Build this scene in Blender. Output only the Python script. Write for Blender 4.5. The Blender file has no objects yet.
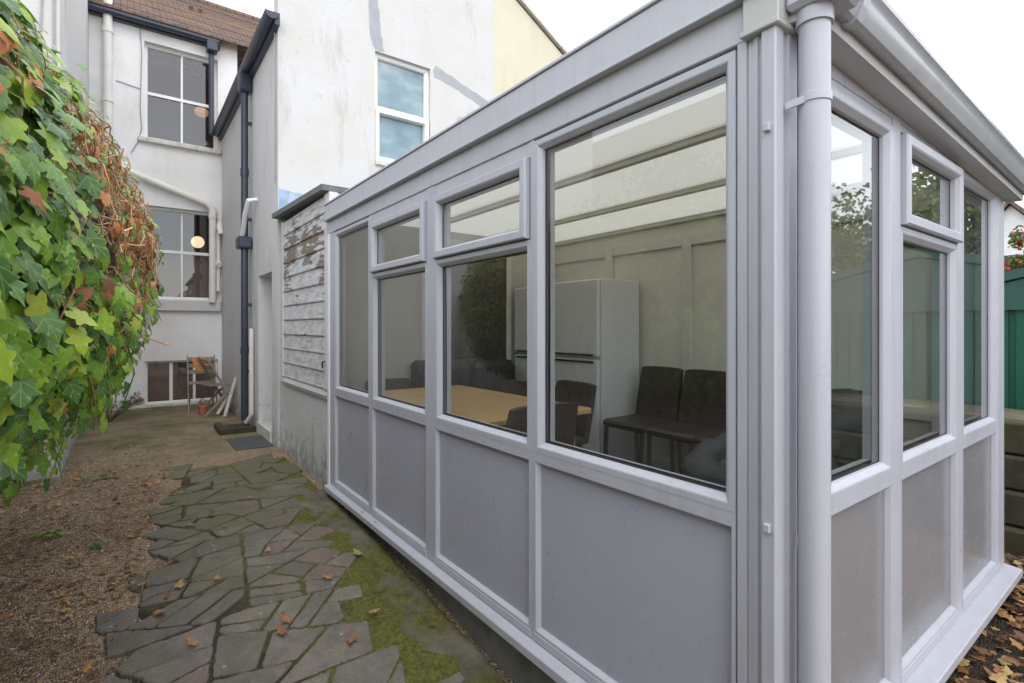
import bpy, math, random
from mathutils import Vector, Matrix, Euler
random.seed(7)
R = math.radians
col = bpy.context.scene.collection

# ------------------------------------------------------------------ mesh helpers
class MB:
    def __init__(s): s.v=[]; s.f=[]; s.uv=[]
    def add(s, vs, fs):
        o=len(s.v); s.v.extend([tuple(p) for p in vs]); s.f.extend([tuple(i+o for i in f) for f in fs]); return s
    def box(s, x0,x1,y0,y1,z0,z1, b=0.0):
        if x1<x0: x0,x1=x1,x0
        if y1<y0: y0,y1=y1,y0
        if z1<z0: z0,z1=z1,z0
        b=min(b,(x1-x0)*.45,(y1-y0)*.45,(z1-z0)*.45)
        if b<=0:
            vs=[(x,y,z) for z in (z0,z1) for y in (y0,y1) for x in (x0,x1)]
            return s.add(vs,[(0,2,3,1),(4,5,7,6),(0,1,5,4),(2,6,7,3),(0,4,6,2),(1,3,7,5)])
        vs=[];idx={}
        X=(x0,x1);Y=(y0,y1);Z=(z0,z1)
        for i in (0,1):
            for j in (0,1):
                for k in (0,1):
                    sx=b if i==0 else -b; sy=b if j==0 else -b; sz=b if k==0 else -b
                    for a in range(3):
                        p=[X[i]+sx,Y[j]+sy,Z[k]+sz]; p[a]=(X[i],Y[j],Z[k])[a]
                        idx[(i,j,k,a)]=len(vs); vs.append(tuple(p))
        c=Vector(((x0+x1)/2,(y0+y1)/2,(z0+z1)/2)); fs=[]
        def put(f):
            a=Vector(vs[f[0]]);n=(Vector(vs[f[1]])-a).cross(Vector(vs[f[2]])-a)
            m=sum((Vector(vs[i]) for i in f),Vector())/len(f)
            fs.append(f if n.dot(m-c)>0 else tuple(reversed(f)))
        for i in (0,1):
            put((idx[(i,0,0,0)],idx[(i,1,0,0)],idx[(i,1,1,0)],idx[(i,0,1,0)]))
            put((idx[(0,i,0,1)],idx[(1,i,0,1)],idx[(1,i,1,1)],idx[(0,i,1,1)]))
            put((idx[(0,0,i,2)],idx[(1,0,i,2)],idx[(1,1,i,2)],idx[(0,1,i,2)]))
        for i in (0,1):
            for j in (0,1):
                put((idx[(i,j,0,0)],idx[(i,j,1,0)],idx[(i,j,1,1)],idx[(i,j,0,1)]))
                put((idx[(i,0,j,0)],idx[(i,1,j,0)],idx[(i,1,j,2)],idx[(i,0,j,2)]))
                put((idx[(0,i,j,1)],idx[(1,i,j,1)],idx[(1,i,j,2)],idx[(0,i,j,2)]))
                for k in (0,1): put((idx[(i,j,k,0)],idx[(i,j,k,1)],idx[(i,j,k,2)]))
        return s.add(vs,fs)
    def obox(s, M, sx,sy,sz, b=0.0):
        m=MB().box(-sx/2,sx/2,-sy/2,sy/2,-sz/2,sz/2,b)
        return s.add([M@Vector(p) for p in m.v], m.f)
    def bar(s, p,q, w,h, b=0.0, up=(0,0,1)):
        p=Vector(p);q=Vector(q);d=(q-p);L=d.length;d.normalize();u=Vector(up)
        if abs(d.dot(u))>.99:u=Vector((1,0,0))
        r=d.cross(u).normalized();u2=r.cross(d)
        M=Matrix((( d.x,r.x,u2.x,0),(d.y,r.y,u2.y,0),(d.z,r.z,u2.z,0),(0,0,0,1)));M.translation=(p+q)/2
        return s.obox(M,L,w,h,b)
    def tube(s, pts, r, n=10, caps=True):
        pts=[Vector(p) for p in pts]; rs=r if isinstance(r,(list,tuple)) else [r]*len(pts)
        vs=[];fs=[];prev=None
        for i,p in enumerate(pts):
            d=(pts[min(i+1,len(pts)-1)]-pts[max(i-1,0)]).normalized()
            if prev is None:
                u=Vector((0,0,1)) if abs(d.z)<.9 else Vector((1,0,0)); a=d.cross(u).normalized()
            else: a=(prev-d*prev.dot(d)).normalized()
            prev=a;b=d.cross(a)
            for k in range(n):
                t=2*math.pi*k/n; vs.append(p+(a*math.cos(t)+b*math.sin(t))*rs[i])
        for i in range(len(pts)-1):
            for k in range(n):
                k2=(k+1)%n; fs.append((i*n+k,i*n+k2,(i+1)*n+k2,(i+1)*n+k))
        if caps: fs.append(tuple(reversed(range(n)))); fs.append(tuple((len(pts)-1)*n+k for k in range(n)))
        return s.add(vs,fs)
    def lathe(s, c, prof, n=20):
        c=Vector(c);vs=[];fs=[]
        for r,z in prof:
            for k in range(n):
                t=2*math.pi*k/n; vs.append(c+Vector((r*math.cos(t),r*math.sin(t),z)))
        for i in range(len(prof)-1):
            for k in range(n):
                k2=(k+1)%n; fs.append((i*n+k,i*n+k2,(i+1)*n+k2,(i+1)*n+k))
        fs.append(tuple(reversed(range(n))));fs.append(tuple((len(prof)-1)*n+k for k in range(n)))
        return s.add(vs,fs)
    def ring(s, P, u0,u1,v0,v1, prof):
        """mitred frame: prof = (inset, outward height) swept round a rectangle; P(u,v,n)->world"""
        m=len(prof);vs=[];fs=[]
        for (cu,cv,su,sv) in ((u0,v0,1,1),(u1,v0,-1,1),(u1,v1,-1,-1),(u0,v1,1,-1)):
            for i,n in prof: vs.append(P(cu+su*i,cv+sv*i,n))
        for c in range(4):
            for i in range(m-1):
                d=(c+1)%4; fs.append((c*m+i,d*m+i,d*m+i+1,c*m+i+1))
        return s.add(vs,fs)
    def prism(s, pts, ax, a0, a1):
        """polygon pts in the plane normal to axis ax extruded a0..a1"""
        def mk(p,a):
            l=list(p); l.insert(ax,a); return tuple(l)
        n=len(pts);vs=[mk(p,a0) for p in pts]+[mk(p,a1) for p in pts]
        fs=[tuple(range(n)),tuple(reversed(range(n,2*n)))]+[(i,n+i,n+(i+1)%n,(i+1)%n) for i in range(n)]
        return s.add(vs,fs)
    def build(s, name, mat, parent=None, smooth=False, fix=False):
        me=bpy.data.meshes.new(name); me.from_pydata(s.v,[],s.f); me.update()
        if fix:
            import bmesh
            bm=bmesh.new();bm.from_mesh(me);bmesh.ops.recalc_face_normals(bm,faces=bm.faces);bm.to_mesh(me);bm.free()
        me.materials.append(mat)
        if s.uv and len(s.uv)==len(s.v):
            ul=me.uv_layers.new(name='leaf');ul.data.foreach_set('uv',[c for l in me.loops for c in s.uv[l.vertex_index]])
        if smooth:
            me.polygons.foreach_set('use_smooth',[True]*len(me.polygons))
            if smooth!='all':
                try: me.set_sharp_from_angle(angle=R(35))
                except Exception: pass
        o=bpy.data.objects.new(name,me); col.objects.link(o)
        if parent is not None: o.parent=parent; o.matrix_parent_inverse=Matrix.Translation(-wloc(parent))
        return o
def wloc(o):
    v=Vector(o.location)
    return v
# parts are modelled in world coordinates: parent inverse cancels the empty's location
def thing(name,label,cat,loc=(0,0,0),group=None):
    o=bpy.data.objects.new(name,None);col.objects.link(o);o.location=loc;o.empty_display_size=.1
    o['label']=label;o['category']=cat
    if group:o['group']=group
    return o
def tag(o,label,cat,group=None,kind=None):
    o['label']=label;o['category']=cat
    if group:o['group']=group
    if kind:o['kind']=kind
    return o
def struct(o): o['kind']='structure'; return o
def sub(mb,name,mat,parent,smooth=False,fix=False):
    """sub-part: parent is a mesh part whose own world location is the thing's frame origin (identity)"""
    o=mb.build(name,mat,None,smooth,fix); o.parent=parent
    return o
def copy_tree(o,parent=None):
    c=o.copy();col.objects.link(c)
    if parent is not None: c.parent=parent
    for ch in list(o.children): copy_tree(ch,c)
    return c

# ------------------------------------------------------------------ materials
def mat(name):
    m=bpy.data.materials.new(name);m.use_nodes=True;nt=m.node_tree;return m,nt,nt.nodes['Principled BSDF']
def N(nt,t,**k):
    n=nt.nodes.new(t)
    for a,b in k.items():
        if hasattr(n,a): setattr(n,a,b)
        else: n.inputs[a].default_value=b
    return n
def L(nt,a,b): nt.links.new(a,b)
def ramp(nt,src,stops):
    r=nt.nodes.new('ShaderNodeValToRGB');e=r.color_ramp.elements
    while len(e)<len(stops): e.new(.5)
    for i,(p,c) in enumerate(stops): e[i].position=p;e[i].color=(c,c,c,1) if not isinstance(c,(tuple,list)) else (*c,1)
    L(nt,src,r.inputs[0]);return r.outputs[0]
def coords(nt,scale=(1,1,1)):
    tc=nt.nodes.new('ShaderNodeNewGeometry');mp=nt.nodes.new('ShaderNodeMapping');mp.inputs['Scale'].default_value=scale
    L(nt,tc.outputs['Position'],mp.inputs[0]);return mp.outputs[0]
def noise(nt,vec,scale,detail=4,rough=.55):
    n=N(nt,'ShaderNodeTexNoise');n.inputs['Scale'].default_value=scale;n.inputs['Detail'].default_value=detail;n.inputs['Roughness'].default_value=rough
    L(nt,vec,n.inputs['Vector']);return n.outputs['Fac']
def mix(nt,f,a,b,bt='MIX'):
    m=nt.nodes.new('ShaderNodeMix');m.data_type='RGBA';m.blend_type=bt
    for s,v in ((0,f),(6,a),(7,b)):
        if hasattr(v,'is_linked') or hasattr(v,'links'): L(nt,v,m.inputs[s])
        else: m.inputs[s].default_value=v if s==0 else (*v,1)
    return m.outputs[2]
def mth(nt,op,a,b=0.0):
    m=nt.nodes.new('ShaderNodeMath');m.operation=op
    for i,v in enumerate((a,b)):
        if hasattr(v,'links'): L(nt,v,m.inputs[i])
        else: m.inputs[i].default_value=v
    return m.outputs[0]
def bump(nt,bs,h,st=.3,dist=.01):
    b=nt.nodes.new('ShaderNodeBump');b.inputs['Strength'].default_value=st;b.inputs['Distance'].default_value=dist
    L(nt,h,b.inputs['Height']);L(nt,b.outputs[0],bs.inputs['Normal'])
def sep(nt):
    g=nt.nodes.new('ShaderNodeNewGeometry');s=nt.nodes.new('ShaderNodeSeparateXYZ');L(nt,g.outputs['Position'],s.inputs[0]);return s.outputs

def m_frame(name,c,rough,streak,low,green=.25):
    m,nt,b=mat(name);v=coords(nt)
    base=mix(nt,ramp(nt,noise(nt,v,2.5,5),[(.3,0),(.7,1)]),tuple(x*.97 for x in c),tuple(x*1.04 for x in c))
    st=noise(nt,coords(nt,(7,7,.45)),3.5,7,.7)
    base=mix(nt,ramp(nt,st,[(.50,0),(.72,streak)]),base,tuple(x*.62 for x in c))
    sp=noise(nt,v,38,6,.75);z=sep(nt)[2]
    lo=ramp(nt,mth(nt,'ADD',mth(nt,'MULTIPLY',z,-1.0),mth(nt,'MULTIPLY',sp,.9)),[(.22,0),(.55,low)])
    base=mix(nt,lo,base,(.23,.215,.17))
    gr=noise(nt,coords(nt,(3,3,3)),2.2,8,.75)
    base=mix(nt,ramp(nt,gr,[(.60,0),(.74,green)]),base,(.26,.29,.20))
    fl=noise(nt,v,140,2,.5)
    base=mix(nt,ramp(nt,fl,[(.72,0),(.76,.3)]),base,(.2,.19,.17))
    L(nt,base,b.inputs['Base Color'])
    L(nt,ramp(nt,noise(nt,v,6,6,.7),[(.3,rough),(.7,rough+.22)]),b.inputs['Roughness'])
    bump(nt,b,noise(nt,v,1.7,2),.12,.02);return m
def m_simple(name,c,rough=.5,var=.08,vs=6,bmp=0,bs_=40,spec=.5,metal=0,dirt=None,dscale=2.2,dlo=.55):
    m,nt,b=mat(name);v=coords(nt)
    n=noise(nt,v,vs,5)
    base=mix(nt,ramp(nt,n,[(.3,0),(.7,1)]),tuple(x*(1-var) for x in c),tuple(min(1,x*(1+var)) for x in c))
    if dirt:
        d=noise(nt,coords(nt,(1,1,.35)),dscale,7,.65)
        base=mix(nt,ramp(nt,d,[(dlo,0),(dlo+.2,.75)]),base,dirt)
    L(nt,base,b.inputs['Base Color']);b.inputs['Roughness'].default_value=rough;b.inputs['Metallic'].default_value=metal
    b.inputs['Specular IOR Level'].default_value=spec
    if bmp: bump(nt,b,noise(nt,v,bs_,4),bmp,.004)
    return m
M={}
M['upvc']=m_frame('upvc_grey',(.455,.463,.51),.26,.28,.45,.15)
M['upvc_panel']=m_frame('upvc_panel',(.385,.395,.455),.22,.05,.35,.0)
M['panel_shaded']=m_frame('panel_shaded',(.235,.232,.242),.12,.1,.45,.0)  # wall B panels: same board, side shade put into a darker colour
M['batten']=m_simple('batten',(.66,.645,.59),.5,.03,4)
M['gutter']=m_simple('gutter_gloss',(.42,.43,.46),.13,.05,4,dirt=(.3,.3,.3),dscale=4,dlo=.55)
M['end_wall']=m_simple('end_wall',(.5,.485,.44),.7,.05,3)
M['added_door']=m_simple('added_dark_doorway',(.05,.048,.038),.5,.2,2)
M['brown_blind']=m_simple('brown_blind',(.26,.185,.14),.8,.1,4)
M['upvc_warm']=m_simple('upvc_warm',(.47,.465,.46),.4,.05,4)
M['white_up']=m_simple('white_frame',(.8,.8,.79),.35,.03,4)
M['gasket']=m_simple('gasket',(.03,.03,.035),.6)
M['pipe_cream']=m_simple('pipe_cream',(.76,.74,.69),.45,.06,6,dirt=(.45,.4,.3),dscale=3,dlo=.6)
M['pipe_navy']=m_simple('pipe_navy',(.04,.05,.072),.35,.15,8)
M['metal_dark']=m_simple('dark_iron',(.05,.05,.055),.55,.2,12,.2)
M['steel']=m_simple('steel',(.35,.35,.35),.3,.05,4,metal=1)
M['fridge']=m_simple('fridge_white',(.72,.73,.74),.3,.02,3)
M['leather']=m_simple('dark_leather',(.042,.03,.024),.42,.25,8,.15,60)
M['blackleather']=m_simple('black_leather',(.02,.02,.022),.4,.25,8,.2,30)
M['duvet']=m_simple('dark_cloth',(.03,.033,.036),.75,.3,9,.3,25)
M['wicker']=m_simple('wicker_brown',(.06,.045,.035),.6,.3,60,.5,90)
M['floor']=m_simple('floor_laminate',(.17,.145,.12),.4,.15,3)
M['old_wood']=m_simple('weathered_wood',(.26,.225,.18),.8,.25,18,.3,60,dirt=(.12,.1,.08))
M['orange_cloth']=m_simple('orange_cloth',(.55,.26,.09),.8,.15,14,.2)
M['terracotta']=m_simple('terracotta',(.42,.15,.08),.8,.2,15,.2)
M['conc']=m_simple('concrete_plinth',(.22,.215,.2),.85,.15,8,.4,80,dirt=(.09,.1,.06),dscale=4,dlo=.48)
M['stone_sill']=m_simple('stone_sill',(.6,.58,.54),.8,.1,8,.4,60,dirt=(.22,.2,.17),dscale=9,dlo=.5)
M['dark_int']=m_simple('interior_plaster',(.28,.22,.17),.8,.1,2)
M['lead']=m_simple('roof_felt',(.13,.14,.14),.7,.2,8,.3,40,dirt=(.2,.21,.15),dscale=5,dlo=.5)
M['twig']=m_simple('dead_twig',(.50,.30,.16),.8,.45,9,.2,60)
M['trunk']=m_simple('bark',(.12,.09,.065),.9,.3,12,.5,40)
M['patch']=m_simple('cement_patch',(.36,.37,.40),.85,.08,8,.2)
M['bluepatch']=m_simple('blue_patch',(.3,.4,.55),.8,.25,6,.1,dirt=(.6,.62,.64),dscale=8,dlo=.5)
M['beige']=m_simple('beige_panel',(.70,.68,.60),.6,.05,3)
M['gravestone']=m_simple('slate_slab',(.06,.065,.065),.6,.25,12,.3)

# satin B lower panels use the shade-darkened copy of upvc_panel
def glass(name,tint=(.93,.96,.95),boost=1.5,rough=0.0,base=.045):
    m=bpy.data.materials.new(name);m.use_nodes=True;nt=m.node_tree;nt.nodes.clear()
    out=N(nt,'ShaderNodeOutputMaterial');mx=N(nt,'ShaderNodeMixShader');tr=N(nt,'ShaderNodeBsdfTransparent');gl=N(nt,'ShaderNodeBsdfGlossy')
    gl.inputs['Roughness'].default_value=rough;tr.inputs[0].default_value=(*tint,1)
    fr=N(nt,'ShaderNodeLayerWeight');fr.inputs['Blend'].default_value=.5
    f=mth(nt,'ADD',mth(nt,'MULTIPLY',mth(nt,'POWER',fr.outputs['Facing'],5.0),.9),base)
    f=mth(nt,'MINIMUM',mth(nt,'MULTIPLY',f,boost),1.0)
    # smeary variation of the surface tilt
    b=nt.nodes.new('ShaderNodeBump');b.inputs['Strength'].default_value=.03;b.inputs['Distance'].default_value=.01
    L(nt,noise(nt,coords(nt),1.6,1),b.inputs['Height']);L(nt,b.outputs[0],gl.inputs['Normal'])
    L(nt,f,mx.inputs[0]);L(nt,tr.outputs[0],mx.inputs[1]);L(nt,gl.outputs[0],mx.inputs[2]);L(nt,mx.outputs[0],out.inputs[0]);return m
M['glass']=glass('double_glazing',(.90,.92,.90),2.1,base=.06)
M['glass_side']=glass('double_glazing_side',(.90,.93,.91),1.8,base=.085)
M['glass_house']=glass('old_glass',(.7,.72,.75),1.3,base=.085)

def m_painted_reflection():  # cloudy sky reflection painted into the pane as blue mottling
    m,nt,b=mat('painted_reflection_glass');v=coords(nt,(1,1,1.4))
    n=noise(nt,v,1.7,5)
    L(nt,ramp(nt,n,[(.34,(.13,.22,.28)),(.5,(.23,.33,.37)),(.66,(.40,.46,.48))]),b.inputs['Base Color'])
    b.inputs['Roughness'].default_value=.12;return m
M['painted_reflection']=m_painted_reflection()

def m_roofglaze():
    m=bpy.data.materials.new('polycarbonate');m.use_nodes=True;nt=m.node_tree;nt.nodes.clear()
    out=N(nt,'ShaderNodeOutputMaterial');mx=N(nt,'ShaderNodeMixShader');mx.inputs[0].default_value=.22
    tl=N(nt,'ShaderNodeBsdfTranslucent');tl.inputs[0].default_value=(.68,.67,.63,1)
    d=N(nt,'ShaderNodeBsdfDiffuse');d.inputs[0].default_value=(.8,.79,.74,1)
    L(nt,tl.outputs[0],mx.inputs[1]);L(nt,d.outputs[0],mx.inputs[2]);L(nt,mx.outputs[0],out.inputs[0]);return m
M['poly']=m_roofglaze()

def m_stucco(name,c,dirt,amount=.5,warm=(.6,.56,.46)):
    m,nt,b=mat(name)
    n1=noise(nt,coords(nt),1.3,6);n2=noise(nt,coords(nt,(1,1,.22)),3.2,8,.7);n3=noise(nt,coords(nt),9,6,.65)
    base=mix(nt,ramp(nt,n1,[(.35,0),(.7,.5)]),c,tuple(a*.93 for a in warm))
    base=mix(nt,ramp(nt,n2,[(.56,0),(.78,amount)]),base,dirt)
    base=mix(nt,ramp(nt,n3,[(.62,0),(.72,.35*amount)]),base,tuple(x*.8 for x in dirt))
    z=sep(nt)[2]
    low=ramp(nt,mth(nt,'ADD',mth(nt,'MULTIPLY',z,-.9),mth(nt,'MULTIPLY',n3,1.1)),[(.12,0),(.5,.75)])
    base=mix(nt,low,base,tuple(x*.55 for x in dirt))
    L(nt,base,b.inputs['Base Color']);b.inputs['Roughness'].default_value=.85
    h=mth(nt,'ADD',mth(nt,'MULTIPLY',noise(nt,coords(nt),4,5),1.5),noise(nt,coords(nt),45,4))
    bump(nt,b,h,.35,.012);return m
M['stucco']=m_stucco('white_render',(.84,.84,.85),(.5,.48,.44),.35)
M['stucco2']=m_stucco('white_render_stained',(.61,.61,.625),(.35,.33,.28),.8)
M['cream']=m_stucco('cream_render',(.66,.62,.47),(.5,.45,.34),.5)
M['base_render']=m_stucco('grey_base_render',(.60,.60,.60),(.18,.165,.14),1.0,(.45,.43,.38))

def m_clad():
    m,nt,b=mat('peeling_paint')
    v=coords(nt,(1,.8,5));n=noise(nt,v,5,8,.65);n2=noise(nt,coords(nt),2.4,3)
    z=sep(nt)[2]
    zz=ramp(nt,mth(nt,'MULTIPLY',z,.33),[(.6,.0),(.76,.125),(.86,.06)])
    s=mth(nt,'ADD',mth(nt,'ADD',mth(nt,'MULTIPLY',n,.6),mth(nt,'MULTIPLY',n2,.35)),zz)
    k=ramp(nt,s,[(.572,0),(.590,1)])
    grain=noise(nt,coords(nt,(1,1,14)),9,5)
    wood=mix(nt,grain,(.1,.075,.055),(.3,.25,.2))
    gr=mix(nt,ramp(nt,noise(nt,coords(nt,(1,1,3)),6,6,.7),[(.45,0),(.6,.7)]),(.60,.60,.605),(.36,.35,.335))
    L(nt,mix(nt,k,gr,wood),b.inputs['Base Color']);b.inputs['Roughness'].default_value=.8
    bump(nt,b,mth(nt,'SUBTRACT',mth(nt,'MULTIPLY',grain,.4),k),.6,.006);return m
M['clad']=m_clad()

def m_tiles():
    m,nt,b=mat('clay_roof_tiles')
    g=nt.nodes.new('ShaderNodeNewGeometry');s=nt.nodes.new('ShaderNodeSeparateXYZ');L(nt,g.outputs['Position'],s.inputs[0])
    c=nt.nodes.new('ShaderNodeCombineXYZ');L(nt,s.outputs[0],c.inputs[0]);L(nt,mth(nt,'MULTIPLY',s.outputs[1],1.22),c.inputs[1])
    br=nt.nodes.new('ShaderNodeTexBrick');br.inputs['Scale'].default_value=1
    br.inputs['Brick Width'].default_value=.18;br.inputs['Row Height'].default_value=.12;br.inputs['Mortar Size'].default_value=.008
    br.inputs['Color1'].default_value=(.20,.125,.095,1);br.inputs['Color2'].default_value=(.13,.095,.08,1);br.inputs['Mortar'].default_value=(.035,.025,.02,1)
    L(nt,c.outputs[0],br.inputs['Vector'])
    o=ramp(nt,noise(nt,coords(nt),.9,5),[(.5,0),(.72,.7)])
    L(nt,mix(nt,o,br.outputs['Color'],(.30,.17,.07)),b.inputs['Base Color']);b.inputs['Roughness'].default_value=.85
    bump(nt,b,br.outputs['Fac'],-.6,.02);return m
M['tiles']=m_tiles()

def m_gravel():
    m,nt,b=mat('gravel_soil');v=coords(nt)
    def vor(sc):
        w=nt.nodes.new('ShaderNodeTexVoronoi');w.inputs['Scale'].default_value=sc;L(nt,v,w.inputs['Vector']);return w
    a=vor(95);a2=vor(40)
    ss=nt.nodes.new('ShaderNodeSeparateColor');L(nt,a.outputs['Color'],ss.inputs[0])
    st=ramp(nt,ss.outputs[0],[(0,(.17,.09,.05)),(.3,(.43,.27,.15)),(.6,(.60,.43,.27)),(.9,(.74,.58,.41)),(1,(.80,.68,.53))])
    n=noise(nt,v,2.2,6,.6)
    dirt=mix(nt,ramp(nt,n,[(.45,0),(.62,.4)]),st,(.17,.095,.06))
    y=sep(nt)[1]
    far=ramp(nt,mth(nt,'ADD',mth(nt,'MULTIPLY',y,.1),mth(nt,'MULTIPLY',noise(nt,v,1.1,5),.25)),[(.66,0),(.84,1)])
    soil=mix(nt,ramp(nt,noise(nt,v,1.6,6,.7),[(.45,0),(.62,1)]),(.46,.36,.24),(.20,.20,.075))
    soil=mix(nt,ramp(nt,noise(nt,v,14,5,.7),[(.5,0),(.7,.6)]),soil,(.26,.18,.11))
    x=sep(nt)[0]
    right=ramp(nt,mth(nt,'MULTIPLY',x,.1),[(.14,0),(.2,1)])
    soil2=mix(nt,right,mix(nt,far,dirt,soil),(.09,.06,.04))
    L(nt,soil2,b.inputs['Base Color']);b.inputs['Roughness'].default_value=.9
    bump(nt,b,mth(nt,'ADD',mth(nt,'MULTIPLY',a.outputs['Distance'],-6),mth(nt,'MULTIPLY',a2.outputs['Distance'],-4)),.9,.008);return m
M['gravel']=m_gravel()

def m_stone():
    m,nt,b=mat('paving_stone');g=nt.nodes.new('ShaderNodeNewGeometry');v=coords(nt)
    base=ramp(nt,g.outputs['Random Per Island'],[(0,(.135,.115,.088)),(.25,(.19,.165,.13)),(.5,(.13,.12,.09)),(.7,(.215,.185,.145)),(.86,(.16,.14,.118)),(.9,(.18,.125,.105)),(1,(.20,.14,.12))])
    base=mix(nt,ramp(nt,noise(nt,v,6,8,.72),[(.42,0),(.62,.75)]),base,(.10,.095,.075))
    base=mix(nt,ramp(nt,noise(nt,v,17,8,.75),[(.52,0),(.68,.5)]),base,(.24,.22,.18))
    base=mix(nt,ramp(nt,noise(nt,v,120,3,.6),[(.35,.5),(.5,0)]),base,(.07,.065,.055))
    x=sep(nt)
    gm=mth(nt,'ADD',mth(nt,'MULTIPLY',x[1],.12),mth(nt,'MULTIPLY',noise(nt,v,1.7,5),.8))
    base=mix(nt,ramp(nt,gm,[(.78,0),(1.05,.75)]),base,(.095,.095,.042))
    sp=nt.nodes.new('ShaderNodeTexVoronoi');sp.inputs['Scale'].default_value=9;L(nt,v,sp.inputs['Vector'])
    base=mix(nt,ramp(nt,sp.outputs['Distance'],[(.05,.8),(.10,0)]),base,(.33,.32,.28))
    L(nt,base,b.inputs['Base Color'])
    L(nt,ramp(nt,noise(nt,v,5,4),[(.3,.6),(.7,.85)]),b.inputs['Roughness'])
    bump(nt,b,mth(nt,'ADD',noise(nt,v,14,6,.6),mth(nt,'MULTIPLY',noise(nt,v,90,4),.6)),.8,.012);return m
M['stone']=m_stone()

def m_mossbase():
    m,nt,b=mat('mossy_joint');v=coords(nt)
    x=sep(nt)
    f=mth(nt,'ADD',mth(nt,'MULTIPLY',x[0],.28),mth(nt,'MULTIPLY',noise(nt,v,3.2,5,.7),.9))
    k=ramp(nt,f,[(.50,0),(.68,1)])
    moss=mix(nt,ramp(nt,noise(nt,v,45,7,.8),[(.35,0),(.65,1)]),(.035,.045,.008),(.21,.215,.035))
    soil=mix(nt,noise(nt,v,45,4),(.02,.017,.013),(.085,.065,.045))
    L(nt,mix(nt,k,soil,moss),b.inputs['Base Color']);b.inputs['Roughness'].default_value=.95
    bump(nt,b,mth(nt,'ADD',noise(nt,v,110,5),noise(nt,v,22,5)),1.0,.02);return m
M['joint']=m_mossbase()
def m_strip():
    m,nt,b=mat('mossy_concrete');v=coords(nt)
    c=mix(nt,ramp(nt,noise(nt,v,6,7,.7),[(.35,0),(.65,1)]),(.10,.09,.065),(.21,.19,.13))
    k=ramp(nt,noise(nt,v,2.6,7,.65),[(.46,0),(.58,1)])
    moss=mix(nt,ramp(nt,noise(nt,v,26,8,.8),[(.35,0),(.65,1)]),(.035,.04,.008),(.20,.185,.04))
    L(nt,mix(nt,k,c,moss),b.inputs['Base Color']);b.inputs['Roughness'].default_value=.9
    bump(nt,b,mth(nt,'ADD',mth(nt,'ADD',noise(nt,v,80,6,.7),noise(nt,v,15,6,.7)),mth(nt,'MULTIPLY',k,.8)),1.0,.016);return m
M['strip']=m_strip()

def m_leaf(name,stops,trans=.35,rough=.4,nscale=14):
    m=bpy.data.materials.new(name);m.use_nodes=True;nt=m.node_tree;b=nt.nodes['Principled BSDF'];out=nt.nodes['Material Output']
    g=nt.nodes.new('ShaderNodeNewGeometry')
    c=ramp(nt,g.outputs['Random Per Island'],stops)
    c=mix(nt,ramp(nt,noise(nt,coords(nt),nscale*4,4),[(.4,0),(.7,.35)]),c,tuple(x*.55 for x in stops[len(stops)//2][1]))
    if name=='ivy_leaf':
        uv=nt.nodes.new('ShaderNodeUVMap');sx=nt.nodes.new('ShaderNodeSeparateXYZ');L(nt,uv.outputs[0],sx.inputs[0])
        av=mth(nt,'ABSOLUTE',sx.outputs[1]);d1=mth(nt,'MULTIPLY',mth(nt,'ABSOLUTE',mth(nt,'SUBTRACT',av,mth(nt,'MULTIPLY',sx.outputs[0],1.45))),.57)
        d2=mth(nt,'MULTIPLY',mth(nt,'ABSOLUTE',mth(nt,'ADD',mth(nt,'SUBTRACT',av,mth(nt,'MULTIPLY',sx.outputs[0],.75)),.22)),.8)
        vn=ramp(nt,mth(nt,'MINIMUM',mth(nt,'MINIMUM',av,d1),d2),[(.006,.75),(.03,0)])
        c=mix(nt,mth(nt,'MULTIPLY',vn,.6),c,(.33,.46,.16))
    L(nt,c,b.inputs['Base Color']);b.inputs['Roughness'].default_value=rough;b.inputs['Specular IOR Level'].default_value=.5
    bump(nt,b,noise(nt,coords(nt),nscale*5,3),.3,.004)
    t=nt.nodes.new('ShaderNodeBsdfTranslucent');L(nt,c,t.inputs[0])
    mx=nt.nodes.new('ShaderNodeMixShader');mx.inputs[0].default_value=trans
    L(nt,b.outputs[0],mx.inputs[1]);L(nt,t.outputs[0],mx.inputs[2]);L(nt,mx.outputs[0],out.inputs[0]);return m
M['ivy']=m_leaf('ivy_leaf',[(0,(.03,.10,.025)),(.22,(.07,.18,.03)),(.45,(.14,.29,.03)),(.7,(.25,.42,.035)),(.9,(.38,.52,.04)),(1,(.48,.50,.06))],.3,.27)
M['deadleaf']=m_leaf('dead_leaf',[(0,(.14,.05,.02)),(.3,(.32,.12,.04)),(.55,(.48,.23,.08)),(.8,(.55,.16,.04)),(1,(.6,.40,.18))],.2,.7)
M['litter']=m_leaf('fallen_leaf',[(0,(.08,.035,.02)),(.25,(.17,.07,.03)),(.5,(.33,.15,.055)),(.78,(.48,.26,.09)),(.93,(.52,.38,.16)),(1,(.16,.2,.05))],.15,.6)
M['treeleaf']=m_leaf('tree_leaf',[(0,(.04,.08,.02)),(.4,(.09,.15,.03)),(.75,(.17,.23,.05)),(1,(.28,.30,.09))],.35,.55)
M['weed']=m_leaf('weed_leaf',[(0,(.10,.2,.03)),(.5,(.2,.32,.06)),(1,(.3,.38,.09))],.3,.6)
M['redflower']=m_leaf('red_flower',[(0,(.5,.03,.03)),(.5,(.65,.06,.05)),(1,(.7,.15,.12))],.3,.6)
M['drystem']=m_leaf('dry_seedhead',[(0,(.22,.18,.14)),(.5,(.34,.29,.23)),(1,(.45,.40,.33))],.2,.8)

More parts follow.
